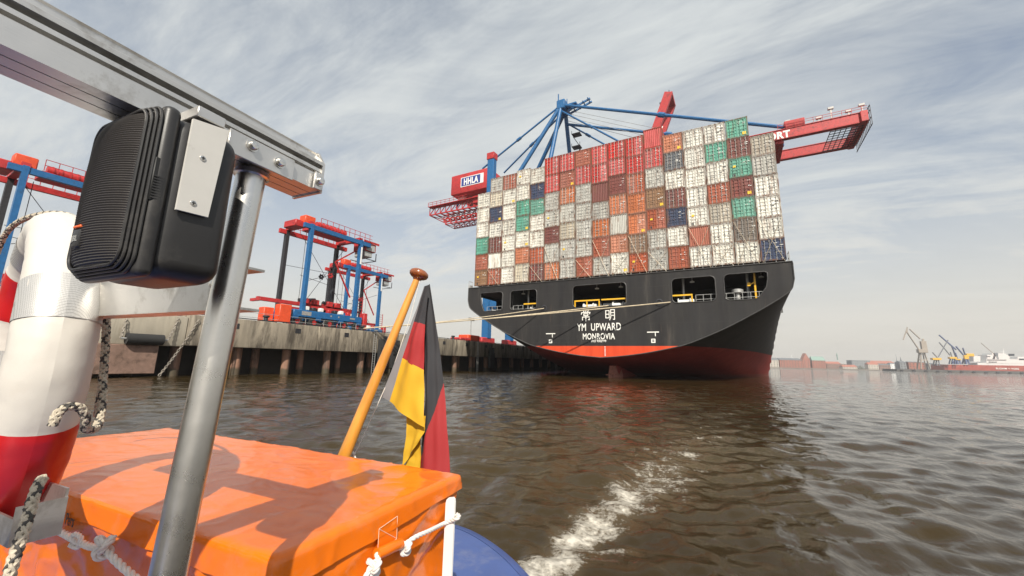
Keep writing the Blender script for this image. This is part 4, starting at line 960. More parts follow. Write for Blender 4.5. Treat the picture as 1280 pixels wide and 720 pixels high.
# trees on the hill read as one far mass
q = MB(); rr = random.Random(5)
for k in range(700):
    px = rr.uniform(948, 1128); d = DB + rr.uniform(80, 300); p = fp(px, hz_y(px), d); z = 3 + (d - DB - 60) / 260 * (14 + 12 * noise.noise(Vector((px * .03, 3, 0))))
    if noise.noise(Vector((px * .07, d * .01, 0))) < -.12: continue
    s = rr.uniform(2.5, 5.5)
    for j in range(5):
        c = Vector((p.x + rr.uniform(-s, s), p.y + rr.uniform(-s, s), z + rr.uniform(1, s * 1.5))); e = s * .5
        vs = [c + Vector((rr.uniform(-e, e), rr.uniform(-e, e), rr.uniform(-e, e))) for _ in range(4)]; q.add(vs, [(0, 1, 2), (0, 2, 3), (0, 3, 1), (1, 3, 2)])
o = q.build('far_trees', mat('far_tree_leaves', (0.06, 0.07, 0.03), .9, var=.4, vscale=.1)); o['kind'] = 'stuff'
tag(o, 'wooded slope of trees behind the buildings on the far bank', 'trees'); 
def spire(px, pyt, pyb, d, wpx, m, lab, tip=True):
    a = fp(px, pyb, d); b = fp(px, pyt, d); w_ = wpx * d / 500; r = thing('church_tower', (a.x, a.y, a.z), lab, 'tower')
    q = MB(); h = b.z - a.z; q.cyl((a.x, a.y, a.z - 12), (a.x, a.y, a.z + h * .45), w_ / 2, 8); q.build('tower_shaft', m, r)
    q = MB(); q.lathe([(w_ * .55, h * .45), (w_ * .25, h * .6), (w_ * .3, h * .68), (w_ * .06, h * .85), (.0, h)], a, n=8); q.build('spire_roof', m, r)
spire(1046.5, 440, 446, DB + 400, 1.3, copper, 'thin green church spire above the wooded hill')
spire(989.5, 441.5, 447, DB + 150, .9, white_paint, 'tiny white tower above the long warehouse')
spire(1121.5, 440, 455, DB + 500, .7, greyw, 'slim grey tower at the left of the dock')
spire(1126.8, 445, 455, DB + 200, 1.6, slate, 'dark pointed tower behind the dock sheds')
# floating dock, the ship inside and the dock cranes
dd = 820
dock = thing('floating_dock', fp(1220, hz_y(1220), dd) * 1, 'long rust red floating dock wall with white letters at the right edge', 'floating dock')
dockr = mat('dock_red_paint', (0.38, 0.07, 0.045), .7, var=.2, vscale=.05, rust=(.2, .06, .04), rust_amt=.3, rust_scale=.05)
def slab(px0, px1, pyt0, pyt1, pyb, d, thick, m, nm, parent, d1=None):
    d1 = d1 or d
    a = fp(px0, pyt0, d); b = fp(px1, pyt1, d1); a0 = fp(px0, pyb if not isinstance(pyb, tuple) else pyb[0], d); b0 = fp(px1, pyb if not isinstance(pyb, tuple) else pyb[1], d1)
    ax = (b - a); ax.z = 0; ax.normalize(); dp = Vector((-ax.y, ax.x, 0)); dp = dp if dp.dot(a - CAM) > 0 else -dp; dp = dp * thick
    q = MB(); q.add([a0, b0, b, a, a0 + dp, b0 + dp, b + dp, a + dp], [(0,1,2,3),(5,4,7,6),(3,2,6,7),(1,5,6,2),(4,0,3,7)]); return q.build(nm, m, parent)
slab(1180, 1330, 455.6, 458, (462.5, 466.4), dd, 26, dockr, 'side_wall', dock)
q = MB()
V, Fs = text_mesh('BLOHM + VOSS', 1.0, .01, .02); xs = [v.x for v in V]; w_ = max(xs) - min(xs)
pa = fp(1245, 461.5, dd - .5); pb = fp(1274, 462.1, dd - .5); ax = (pb - pa); up_ = Vector((0, 0, 1))
q.add([pa + ax * ((p.x - min(xs)) / w_) + up_ * (p.y * 4.5) - ray(1260, 460) * (.5 + p.z) for p in V], Fs); q.build('lettering', lett, dock)
pier = thing('dock_pier', fp(1200, hz_y(1200), 760), 'low dark grey pier wall running in front of the red dock', 'pier')
slab(1121, 1335, 461.3, 465.2, (465.6, 470.5), 760, 30, mat('pier_stone', (.10, .095, .09), .9, var=.3, vscale=.06), 'pier_wall', pier)
for k in range(14):
    px = 1128 + k * 15; q = MB(); a = fp(px, hz_y(px) + 1, 757); q.box((a.x - 1.5, a.y - 1.5, -1), (a.x + 1.5, a.y + 1.5, 3.2)); q.build('pier_post', dark_steel, pier)
yacht = thing('white_yacht', fp(1260, hz_y(1260), dd + 40), 'large white ship with stepped decks standing in the red dock', 'ship')
for (a, b, t0, t1, bt, nm) in ((1222, 1335, 453.5, 455, 460, 'hull'), (1233, 1330, 448.5, 450, 454.5, 'main_deck'), (1234, 1262, 443.5, 444, 449, 'upper_deck'), (1240, 1258, 441.5, 442, 444, 'bridge'), (1272, 1300, 446, 446.5, 449.5, 'aft_deck'), (1217, 1225.5, 445, 445.2, 452, 'bow_screen')):
    slab(a, b, t0, t1, bt, dd + 45, 18, white_paint, nm, yacht)
for a, b, y0, y1 in ((1234, 1238, 445.2, 446), (1234, 1258, 449.6, 450.5), (1236, 1246, 452, 453), (1261, 1268, 442.2, 445), (1274, 1284, 448.2, 450)): slab(a, b, y0, y0 + .1, y1, dd + 44.5, 1, glass_dark, 'window', yacht)
q = MB(); a = fp(1254, 436, dd + 50); b = fp(1254, 442, dd + 50); q.cyl(b, a, .8, 6); q.cyl(fp(1250, 440, dd + 50), fp(1258, 440, dd + 50), .4, 5); q.build('mast', white_paint, yacht)
def dock_crane(pts, house, legs, d, mj, mh, ml, lab, thick=1.5):
    g = fp(legs[0][0], legs[0][1], d); r = thing('dock_crane', (g.x, g.y, 3), lab, 'crane', 'dock cranes on the far bank')
    for k, (a, b) in enumerate(pts):
        q = MB(); q.bar(fp(*a, d), fp(*b, d), thick, thick); q.build('jib' if k == 0 else 'counter_arm', mj, r)
    for a, b, t, bt in house:
        q = MB(); A_ = fp(a, t, d); B_ = fp(b, t, d); w_ = (B_ - A_).length / 2; c = (A_ + B_) / 2; z0 = fp(a, bt, d).z; q.rbox((c.x - w_, c.y - w_, z0), (c.x + w_, c.y + w_, c.z), .3, 1); q.build('cab_house', mh, r)
    for k in range(0, len(legs), 2):
        for s in (-1, 1):
            q = MB(); o = AX_F * (s * 4); o.z = 0; q.bar(fp(*legs[k], d) + o * .4, fp(*legs[k + 1], d) + o, thick * 1.1); q.build('leg', ml, r)
    return r
oldc = mat('old_crane_steel', (.34, .29, .24), .7, var=.2); bluec = mat('dock_crane_blue', (.07, .10, .22), .6, var=.2); greyc = mat('dock_crane_grey', (.16, .17, .19), .6, var=.2)
dock_crane([((1133.5, 415), (1148.5, 437)), ((1137, 411.5), (1150, 423.5)), ((1134, 410), (1129, 425)), ((1134, 409), (1133.5, 415))], [(1151, 1156, 426.5, 437), (1148, 1156.5, 436.5, 441), (1152.5, 1154.5, 423.5, 427)],
           [(1150, 441), (1149, 461), (1154.5, 441), (1160, 461), (1149.5, 450), (1156.5, 450)], 770, oldc, oldc, oldc, 'tall old beige dock crane with a hooked jib, leftmost of the dock cranes', 1.6)
dock_crane([((1185, 425), (1172.8, 446.5)), ((1165.5, 440.5), (1172, 447.5))], [(1165.5, 1173.5, 447.5, 450)], [(1169, 450), (1169, 457), (1172, 450), (1172, 457)], 800, greyc, yellow_paint, greyc, 'dock crane with a yellow cab low beside the red dock, jib leaning right', 1.4)
dock_crane([((1174, 428), (1187.5, 444)), ((1188, 440), (1190, 447))], [(1187, 1193.5, 446.3, 448.5)], [(1189, 448), (1189, 455), (1192, 448), (1192, 455)], 810, greyc, yellow_paint, bluec, 'second dock crane with a small yellow cab, thin jib leaning left', 1.4)
dock_crane([((1189.5, 432), (1194.8, 446)), ((1174, 419), (1195, 437)), ((1194, 441), (1197, 449))], [(1194, 1199, 448.5, 450)], [(1195, 450), (1195, 455), (1198, 450), (1198, 455)], 815, bluec, yellow_paint, bluec, 'blue dock crane with a thick upright jib in the middle of the group', 1.9)
dock_crane([((1203.5, 435), (1207.5, 447)), ((1195, 433), (1204, 443.5))], [(1208, 1214.5, 442, 445.5), (1205, 1209, 444, 449)], [(1207.5, 448), (1209, 455), (1206, 448), (1205.5, 455)], 820, bluec, yellow_paint, bluec, 'blue dock crane with a yellow counterweight on its right side', 1.9)
dock_crane([((1226, 428.5), (1243, 443))], [(1243, 1246, 441, 444)], [(1244, 444), (1244, 449), (1245.5, 444), (1245.5, 449)], 830, oldc, greyc, greyc, 'thin beige crane jib rising above the white ship', .9)

#@@BOAT
# ------------------------------------------------------------------ the launch in the foreground (boat axes: X to the right, Y aft, Z up from eye level)
BI = BOAT.inverted(); BR3 = BI.to_3x3()
def bX(px, py, X): r = BR3 @ ray(px, py); t = X / r.x; return r * t
def bY(px, py, Y): r = BR3 @ ray(px, py); t = Y / r.y; return r * t
def bZ(px, py, Z): r = BR3 @ ray(px, py); t = Z / r.z; return r * t
def BM(): return MB(BOAT)
def bthing(name, loc, lab, cat): return thing(name, BOAT @ Vector(loc), lab, cat)
alu = mat('brushed_aluminium', (0.60, 0.585, 0.56), 0.36, metal=0.85, var=0.12, vscale=6, bump=0.25, bscale=260, aniso=(1, .04, 1), grime=(0.30, 0.27, 0.23), grime_amt=0.35, rust_scale=14, bdist=0.0009)
alu_paint = mat('scratched_white_aluminium', (0.62, 0.60, 0.56), 0.45, metal=0.15, var=0.07, vscale=9, rust=(0.22, 0.17, 0.12), rust_amt=0.12, rust_scale=26, bump=.15, bscale=90, bdist=0.0003)
inox = mat('stainless_tube', (0.68, 0.66, 0.62), 0.29, metal=1.0, var=0.08, vscale=22, bump=0.35, bscale=180, aniso=(1, 1, .35), rvar=.10, bdist=0.00015)
navy = mat('blue_deck_paint', (0.055, 0.095, 0.26), 0.42, var=0.12, vscale=5, bump=.2, bscale=60, grime=(0.12, 0.15, 0.28), grime_amt=0.35, rust_scale=8, bdist=0.0006)
boat = bthing('motor_launch', (-1.75, 0.8, -1.85), 'blue launch carrying the camera, its rounded stern deck and metal rail in the foreground', 'boat')
# hull and deck
zd = -1.15; half = [(1.95, -3.0), (2.0, -1.5), (1.98, -.4), (1.82, .6), (1.52, 1.4), (1.1, 2.02), (.78, 2.34), (.52, 2.53), (.25, 2.66), (0, 2.70)]
def spl(p, k=5):
    out = []
    for i in range(len(p) - 1):
        p0 = p[max(i-1, 0)]; p1 = p[i]; p2 = p[i+1]; p3 = p[min(i+2, len(p)-1)]
        for j in range(k):
            t = j / k; out.append(tuple(.5 * ((2*p1[c]) + (-p0[c]+p2[c])*t + (2*p0[c]-5*p1[c]+4*p2[c]-p3[c])*t*t + (-p0[c]+3*p1[c]-3*p2[c]+p3[c])*t**3) for c in range(len(p1))))
    return out + [p[-1]]
hs = spl(half); cxb = -1.75
outb = [(cxb + a, b) for a, b in hs] + [(cxb - a, b) for a, b in hs[::-1][1:]]
def ring_at(sc, z): return [Vector((cxb + (x - cxb) * sc, .2 + (y - .2) * sc, z)) for x, y in outb]
q = BM(); q.grid([ring_at(.78, -2.3), ring_at(.90, -1.85), ring_at(.97, -1.45), ring_at(1.0, -1.26)], flip=True); q.build('hull', navy, boat)
q = BM(); rr_ = [ring_at(1.0, -1.26), ring_at(1.012, -1.22), ring_at(1.012, -1.18), ring_at(1.0, -1.155), ring_at(.975, -1.145)]; q.grid(rr_, flip=True); q.build('gunwale', navy, boat)
q = BM(); c_ = [ring_at(.975, -1.147), ring_at(.8, -1.135), ring_at(.5, -1.12), ring_at(.2, -1.12), ring_at(.0, -1.12)]; q.grid(c_, flip=True); q.build('deck', navy, boat)
# aluminium rail: extruded profile running aft
prof = [(0, .303), (0, .3335), (-.009, .3345), (-.009, .339), (.0, .3395), (0, .3455), (-.011, .346), (-.011, .3515), (.0035, .3525), (.004, .3585), (.001, .3605), (-.014, .3615), (-.0145, .3765), (-.012, .379), (-.016, .3815), (-.068, .3815), (-.070, .303), (-.048, .303), (-.048, .3055), (-.046, .3055), (-.046, .303), (-.024, .303), (-.024, .3055), (-.022, .3055), (-.022, .303)]
q = BM(); P = []
for y in (-1.6, -.5, 0, .3, .484): P.append([Vector((-.62 + x, y, z)) for x, z in prof] + [Vector((-.62, y, .303))])
q.grid(P, smooth=False, flip=True); q.build('top_rail', alu, boat)
q = BM(); q.add([(-.617, .484, .300), (-.692, .484, .300), (-.692, .484, .383), (-.634, .484, .383), (-.617, .484, .358), (-.617, .489, .300), (-.692, .489, .300), (-.692, .489, .383), (-.634, .489, .383), (-.617, .489, .358)], [(0,1,2,3,4),(9,8,7,6,5),(0,4,9,5),(4,3,8,9),(3,2,7,8),(2,1,6,7),(1,0,5,6)]); q.build('end_cap', alu, boat)
q = BM(); q.rbox((-.6165, .318, .296), (-.6115, .425, .333), .0008, 1); q.build('splice_plate', alu, boat)
q = BM(); q.rbox((-.6175, .468, .302), (-.6125, .486, .334), .0008, 1); q.build('corner_bracket', alu, boat)
def bolt(p, ax, r=.0075, parent=boat):
    q = BM(); p = Vector(p); a = Vector(ax).normalized(); q.lathe([(r * 1.25, 0), (r * 1.25, .0015), (r * .95, .0017), (r * .95, .006), (r * .75, .008), (0, .0088)], p, axis=a, n=12); return q.build('bolt', inox, parent)
for y, z in ((.352, .3215), (.398, .3160)): bolt((-.6115, y, z), (1, 0, 0))
bolt((-.6125, .477, .318), (1, 0, 0))
q = BM(); q.tube([bX(329, 231, -.66), bX(327, 240, -.66), bX(322, 248, -.665), bX(314, 256, -.67)], .0022, 6); q.build('cable', mat('red_cable', (.30, .05, .04), .5), boat)
# stainless post
pa = Vector((-.655, .383, .303)); pb = Vector((-.650, .350, -.30)); pc = pb + (pb - pa).normalized() * .85
q = BM(); q.tube([pa, pa.lerp(pb, .5), pb, pc], .0212, 40); q.build('post', inox, boat)
q = BM(); q.lathe([(.0215, 0), (.026, .002), (.025, .010), (.0215, .013)], pa - Vector((0, 0, .0135)), n=32); q.build('weld_collar', inox, boat)
q = BM(); d_ = Vector((-.024, .022, 0)); q.bar(pa.lerp(pb, .28) + d_, pa.lerp(pb, .62) + d_, .012, .004); q.build('post_flange', alu, boat)
# transverse support arm (channel)
q = BM(); q.box((-1.55, .398, .074), (-.675, .402, .147)); q.box((-1.55, .402, .074), (-.675, .44, .078)); q.box((-1.55, .402, .143), (-.675, .44, .147)); q.build('support_arm', alu, boat)
bolt((-.735, .398, .118), (0, -1, 0))
# lower transverse rails and second post, out of frame left and below
q = BM(); q.cyl((-2.9, .36, .10), (-2.9, .36, -1.14), .0212, 20); q.build('post', inox, boat)
# white flat stanchion behind the raft
q = BM(); A_ = [(-.815, -1.13), (-.779, -1.13), (-.779, -.478), (-.781, -.468), (-.787, -.463), (-.805, -.467), (-.812, -.474), (-.815, -.486)]
q.add([(x, 1.270, z) for x, z in A_] + [(x, 1.278, z) for x, z in A_], [tuple(range(8)), tuple(range(15, 7, -1))] + [(i, i + 8, (i + 1) % 8 + 8, (i + 1) % 8) for i in range(8)]); q.build('flat_stanchion', white_paint, boat)
# tray that carries the lifebuoy
q = BM(); t0, t1 = -1.10, -1.5
q.box((t1, .335, -.335), (t0, .339, -.29)); q.box((t1, .339, -.335), (t0, .396, -.331)); q.box((t1, .396, -.335), (t0, .400, -.255)); q.box((t0, .335, -.335), (t0 + .003, .40, -.27)); q.build('lifebuoy_tray', alu, boat)

# speaker
spk_m = mat('black_speaker_plastic', (0.022, 0.021, 0.021), 0.42, var=0.25, vscale=8, bump=.25, bscale=700, grime=(0.06, 0.055, 0.05), grime_amt=.25, rust_scale=18, bdist=0.0003)
spk = bthing('loudspeaker', (-.645, .265, .09), 'small black loudspeaker with a ribbed grille hanging beside the metal rail', 'loudspeaker')
XR, XL, Y0, Y1, Z0, Z1 = -.570, -.713, .2085, .318, .089, .2990     # outer faces: right, left, front, back, bottom, top
q = BM(); q.rbox((XL + .003, Y0 + .024, Z0), (XR, Y1, Z1), .024, 6); q.build('cabinet', spk_m, spk)
q = BM(); q.rbox((XL, Y0 + .014, Z0 - .0025), (XR + .0022, Y0 + .033, Z1 + .0025), .0085, 4); q.build('front_frame', spk_m, spk)
def frame_ring(y, inset, r):
    """rounded rim round the front"""
    c = .020; P = []
    for cx, cz, a0 in ((XR - inset - c, Z1 - inset - c, 0), (XL + inset + c, Z1 - inset - c, 90), (XL + inset + c, Z0 + inset + c, 180), (XR - inset - c, Z0 + inset + c, 270)):
        for k in range(7): a_ = R(a0 + 15 * k); P.append((cx + c * math.cos(a_), y, cz + c * math.sin(a_)))
    q = BM(); q.tube(P, r, 8, closed=True); q.build('frame_ridge', spk_m, spk)
for k in range(4): frame_ring(Y0 + .013 - .0034 * k, .001 + .0026 * k, .0019)
gm = mat('ribbed_grille', (0.034, 0.030, 0.028), 0.5, var=0.15, vscale=20)
q = BM(); P = []; NR = 264
for i in range(NR + 1):
    v_ = (i - NR / 2) / (NR / 2); z = (Z0 + Z1) / 2 + v_ * ((Z1 - Z0) / 2 - .007); row = []
    for j in range(29):
        u = (j - 14) / 14; hw = (XR - XL) / 2 - .008 - .016 * max(0, (abs(v_) - .82) / .18) ** 2.2; x = (XR + XL) / 2 + u * hw
        e = max(0, 1 - abs(u) ** 5) * max(0, 1 - abs(v_) ** 8)
        row.append((x, Y0 + .008 - (.003 + .017 * (1 - .7 * u * u) * (1 - .3 * v_ ** 2)) * e ** .5 + (0, .0005, .0011, .0005)[i % 4], z))
    P.append(row)
q.grid(P); q.build('grille', gm, spk)
q = BM(); q.rbox((XR - .0015, .2225, .176), (XR + .0012, .2345, .230), .001, 1); hs_ = q.build('handle_slot', mat('slot_black', (.008, .008, .008), .6), spk)
for k in range(9): q = BM(); q.box((XR + .0008, .224, .179 + k * .0033), (XR + .0024, .2335, .1806 + k * .0033)); q.build('slot_rib', spk_m, hs_)
bc = bY(101, 297, Y0 - .006)
q = BM(); q.rbox((bc.x - .009, bc.y - .005, bc.z - .013), (bc.x + .009, bc.y + .008, bc.z + .009), .002, 2); bd = q.build('badge', spk_m, spk)
q = BM(); q.rbox((bc.x - .009, bc.y - .0058, bc.z + .0102), (bc.x + .009, bc.y + .006, bc.z + .0138), .001, 1); q.build('orange_strip', mat('badge_orange', (.75, .12, .02), .45), spk)
V, Fs = text_mesh('JBL', .010, .0003, 0.0002)
q = BM(); xs = [p.x for p in V]; q.add([(bc.x + (p.x - (max(xs) + min(xs)) / 2), bc.y - .0054 - p.z, bc.z - .006 + p.y) for p in V], Fs); q.build('badge_lettering', mat('badge_grey', (.25, .25, .24), .5), bd)
# flat bar bracket holding the speaker, bolted through a spacer to the rail face
brk = bthing('flat_bar_bracket', (-.56, .265, .17), 'scratched white aluminium flat bar holding the black speaker to the rail', 'bracket')
XB = -.5675
c1, c2, c3, c4 = bX(240, 149, XB), bX(284, 164, XB), bX(258, 272, XB), bX(218, 262, XB)
q = BM(); o = Vector((.0038, 0, 0)); vs = [c1, c2, c3, c4]; q.add(vs + [p + o for p in vs], [(3,2,1,0),(4,5,6,7),(0,1,5,4),(1,2,6,5),(2,3,7,6),(3,0,4,7)]); q.build('flat_bar', alu_paint, brk)
m_ = (c1 + c2) / 2
q = BM(); q.rbox((-.6195, m_.y - .016, .3035), (XB - .0005, m_.y + .018, m_.z - .002 if m_.z > .31 else .318), .001, 1); q.build('spacer', alu, brk)
for px, py in ((253.5, 198), (241.5, 254)):
    p = bX(px, py, XB + .0038); q = BM(); q.lathe([(0, .0010), (.0020, .0008), (.0022, .0012), (.0034, .0009), (.0038, 0)], p, axis=(1, 0, 0), n=16); s_ = q.build('screw', inox, brk)
    q = BM(); q.box((p.x + .0009, p.y - .0020, p.z - .0005), (p.x + .0014, p.y + .0020, p.z + .0005)); q.box((p.x + .0009, p.y - .0005, p.z - .0020), (p.x + .00135, p.y + .0005, p.z + .0020)); q.build('screw_slot', rubber, s_)

# lifebuoy
lb_w = mat('lifebuoy_white_cover', (0.56, 0.525, 0.475), 0.5, var=0.04, vscale=7, bump=.35, bscale=22, grime=(0.52, 0.47, 0.41), grime_amt=.15, rust_scale=9, bdist=0.003)
lb_r = mat('lifebuoy_red_cover', (0.50, 0.012, 0.014), 0.33, var=0.1, vscale=7, bump=.35, bscale=22, bdist=0.003)
tapem = mat('reflective_tape', (0.48, 0.47, 0.45), 0.4, metal=.35, var=.12, vscale=40)
t = tapem.node_tree; bs = t.nodes['Principled BSDF']; tcg = N(t, 'ShaderNodeTexCoord'); vo = N(t, 'ShaderNodeTexVoronoi', feature='DISTANCE_TO_EDGE', inp={'Scale': 520.0, 'Randomness': 0.1}); L(t, tcg.outputs['Object'], vo.inputs['Vector'])
L(t, mixc(t, ramp(t, vo.outputs['Distance'], [(0.04, 0.0), (0.12, 1.0)]), (.26, .25, .24), (.56, .55, .53)), bs.inputs['Base Color'])
LC = Vector((-1.458, .412, -.030)); LR, Lr = .318, .0570; TW = R(11)
def lpt(ph, al, rr=0.0, R_=LR, r_=Lr):
    """ph from the top towards the camera side, al round the tube (0 = outer, +90 = aft)"""
    rad = R_ + (r_ + rr) * math.cos(al) * .95; y = (r_ + rr) * math.sin(al) * 1.05
    x, z = rad * math.sin(ph), rad * math.cos(ph)
    return LC + Vector((x * math.cos(TW) - y * math.sin(TW) * -1, -x * math.sin(TW) * 1 + y * math.cos(TW), z))
buoy = bthing('lifebuoy', LC - Vector((0, 0, .37)), 'white and red lifebuoy with grey reflective tape and braided rope standing in a metal tray', 'lifebuoy')
reds = [(110, 158), (203, 247), (293, 320)]
def isred(a): return any(x <= a % 360 < y for x, y in reds)
nP, nT = 240, 32; P = []
for i in range(nP + 1):
    ph = 2 * PI * i / nP; row = []
    for j in range(nT + 1):
        al = 2 * PI * j / nT
        k = noise.noise(Vector((math.cos(ph) * 6, math.sin(ph) * 6, math.cos(al) * 1.2 + 4 * math.sin(al)))) * .0016 + (1 - abs(noise.noise(Vector((ph * 14, math.cos(al) * 2.2, math.sin(al) * 2.2 + 4)))) * 3) * .0007
        edge = min(abs((math.degrees(ph) - e + 180) % 360 - 180) for r_ in reds for e in r_); k += .0016 if isred(math.degrees(ph) + .01) else 0
        row.append(lpt(ph, al, k))
    P.append(row)
q = BM(); q.grid(P, mi=lambda i, j: 1 if isred(360 * (i + .5) / nP) else 0, flip=False); q.build('ring', [lb_w, lb_r], buoy)
for a, b in ((60, 75), (238 - 20, 252 - 20), (328, 343), (262, 276)):
    q = BM(); P = [[lpt(R(a + (b - a) * i / 10), 2 * PI * j / 40, .0016) for j in range(41)] for i in range(11)]; q.grid(P); q.build('reflective_band', tapem, buoy)
q = BM(); P = [lpt(R(x), R(-52) + .05 * math.sin(x * .3), .0035) for x in np.linspace(112, 158, 60)]; q.tube(P, .0022, 6); q.build('seam', lb_r, buoy)
ropl = mat('rope_beige_strand', (0.46, 0.40, 0.31), .8, var=.3, vscale=120, bump=.6, bscale=500, bdist=0.0006); ropd = mat('rope_black_strand', (0.06, 0.055, 0.05), .8, var=.3, vscale=120, bump=.6, bscale=500, bdist=0.0006)
ropw = mat('rope_white', (0.66, 0.63, 0.58), .75, var=.12, vscale=60, bump=.8, bscale=400, grime=(.4, .36, .3), grime_amt=.2, rust_scale=30, bdist=0.0005)
def spline3(pts, step):
    pts = [Vector(p) for p in pts]; out = []
    for i in range(len(pts) - 1):
        p0 = pts[max(i-1, 0)]; p1 = pts[i]; p2 = pts[i+1]; p3 = pts[min(i+2, len(pts)-1)]; n = max(2, int((p2 - p1).length / step))
        for j in range(n):
            t = j / n; out.append(.5 * ((2*p1) + (-p0+p2)*t + (2*p0-5*p1+4*p2-p3)*t*t + (-p0+3*p1-3*p2+p3)*t**3))
    return out + [pts[-1]]
def rope(pts, rad, name, mats, parent, braid=False, step=None, pitch=None):
    step = step or rad * .45; path = spline3(pts, step); n = len(path); q = BM(); x = None; fr = []; s = 0
    for i, p in enumerate(path):
        d = (path[min(i+1, n-1)] - path[max(i-1, 0)]).normalized()
        if x is None: x = d.cross(Vector((.3, .2, .9))).normalized()
        x = (x - d * x.dot(d)).normalized(); fr.append((p, x, d.cross(x), s)); s += (path[min(i+1, n-1)] - p).length
    pitch = pitch or rad * (7.0 if not braid else 6.0)
    if braid:
        for dr in (1, -1):
            for k in range(4):
                P = []
                for p, a, b, s in fr:
                    th = dr * 2 * PI * s / pitch + k * PI / 2; wv_ = 1 + .13 * math.cos(8 * PI * s / pitch + (0 if dr > 0 else PI) + k * PI); P.append(p + (a * math.cos(th) + b * math.sin(th)) * rad * .66 * wv_)
                q.tube(P, rad * .37, 6, mi=1 if (k == 0 and dr == 1) or (dr == -1 and k == 1) else 0)
    else:
        for k in range(3):
            P = [p + (a * math.cos(2 * PI * s / pitch + k * 2.0944) + b * math.sin(2 * PI * s / pitch + k * 2.0944)) * rad * .5 for p, a, b, s in fr]; q.tube(P, rad * .53, 8)
    return q.build(name, mats, parent)
# grab line: over the top of the ring, down its far side, a loop, then hanging in front
gl = [bY(-14, 345, .46), bY(-2, 312, .455), bY(9, 290, .45), bY(28, 275, .45), bY(60, 267, .45), bY(92, 272, .45), bY(112, 300, .44), bY(127, 340, .445), bY(133, 380, .45), bY(132, 430, .455), bY(128, 480, .455), bY(122, 520, .45)]
rope(gl, .0075, 'grab_line', [ropl, ropd], buoy, True)
g2 = [bY(128, 470, .445), bY(128, 500, .44), bY(122, 532, .43), bX(108, 536, -1.07), bX(107, 520, -1.05), bX(100, 510, -1.045), bX(86, 508, -1.042), bX(73, 516, -1.04), bX(66, 532, -1.04)]
rope(g2, .0075, 'grab_line_loop', [ropl, ropd], buoy, True)
g3 = [bX(53, 598, -1.050), bX(48, 606, -1.035), bX(42, 622, -1.02), bX(36, 642, -1.005), bX(28, 668, -.985), bX(17, 700, -.975), bX(8, 735, -.97), bX(0, 770, -.97)]
rope(g3, .0080, 'grab_line_tail', [ropl, ropd], buoy, True)

# orange covered raft case
pvc = mat('orange_pvc', (0.72, 0.150, 0.006), 0.20, coat=.08, var=0.08, vscale=3, bump=.10, bscale=70, spec=.4, grime=(0.60, 0.17, 0.05), grime_amt=.3, rust_scale=9, rvar=.08, bdist=0.0015)
case = bthing('life_raft_case', (-1.82, 1.0, -1.1), 'orange plastic covered life raft case tied with white ropes on the stern', 'life raft')
def cloth_box(lo, hi, r, cuts, disp, open_bottom=False):
    lo = Vector(lo); hi = Vector(hi); bm = bmesh.new(); bmesh.ops.create_grid(bm, x_segments=1, y_segments=1, size=.5); bm.free()
    faces = []; V = []; F = []; idx = {}
    nx, ny, nz = cuts
    def vid(i, j, k):
        key = (i, j, k)
        if key not in idx: idx[key] = len(V); V.append(Vector((lo.x + (hi.x-lo.x)*i/nx, lo.y + (hi.y-lo.y)*j/ny, lo.z + (hi.z-lo.z)*k/nz)))
        return idx[key]
    for i in range(nx):
        for j in range(ny):
            F.append([vid(i,j,nz), vid(i+1,j,nz), vid(i+1,j+1,nz), vid(i,j+1,nz)])
            if not open_bottom: F.append([vid(i,j+1,0), vid(i+1,j+1,0), vid(i+1,j,0), vid(i,j,0)])
    for i in range(nx):
        for k in range(nz): F.append([vid(i,0,k), vid(i+1,0,k), vid(i+1,0,k+1), vid(i,0,k+1)]); F.append([vid(i+1,ny,k), vid(i,ny,k), vid(i,ny,k+1), vid(i+1,ny,k+1)])
    for j in range(ny):
        for k in range(nz): F.append([vid(0,j+1,k), vid(0,j,k), vid(0,j,k+1), vid(0,j+1,k+1)]); F.append([vid(nx,j,k), vid(nx,j+1,k), vid(nx,j+1,k+1), vid(nx,j,k+1)])
    out = []
    for p in V:
        c = Vector((min(max(p.x, lo.x+r), hi.x-r), min(max(p.y, lo.y+r), hi.y-r), min(max(p.z, lo.z+(0 if open_bottom else r)), hi.z-r)))
        d = p - c; n_ = d.normalized() if d.length > 1e-6 else Vector((0, 0, 1))
        if d.length > 1e-6:
            # keep flat faces flat, round only the edges
            p2 = c + n_ * min(d.length, r) if sum(abs(a) > 1e-6 for a in d) > 1 else p
        else: p2 = p
        out.append(p2 + n_ * disp(p2, n_))
    return out, F
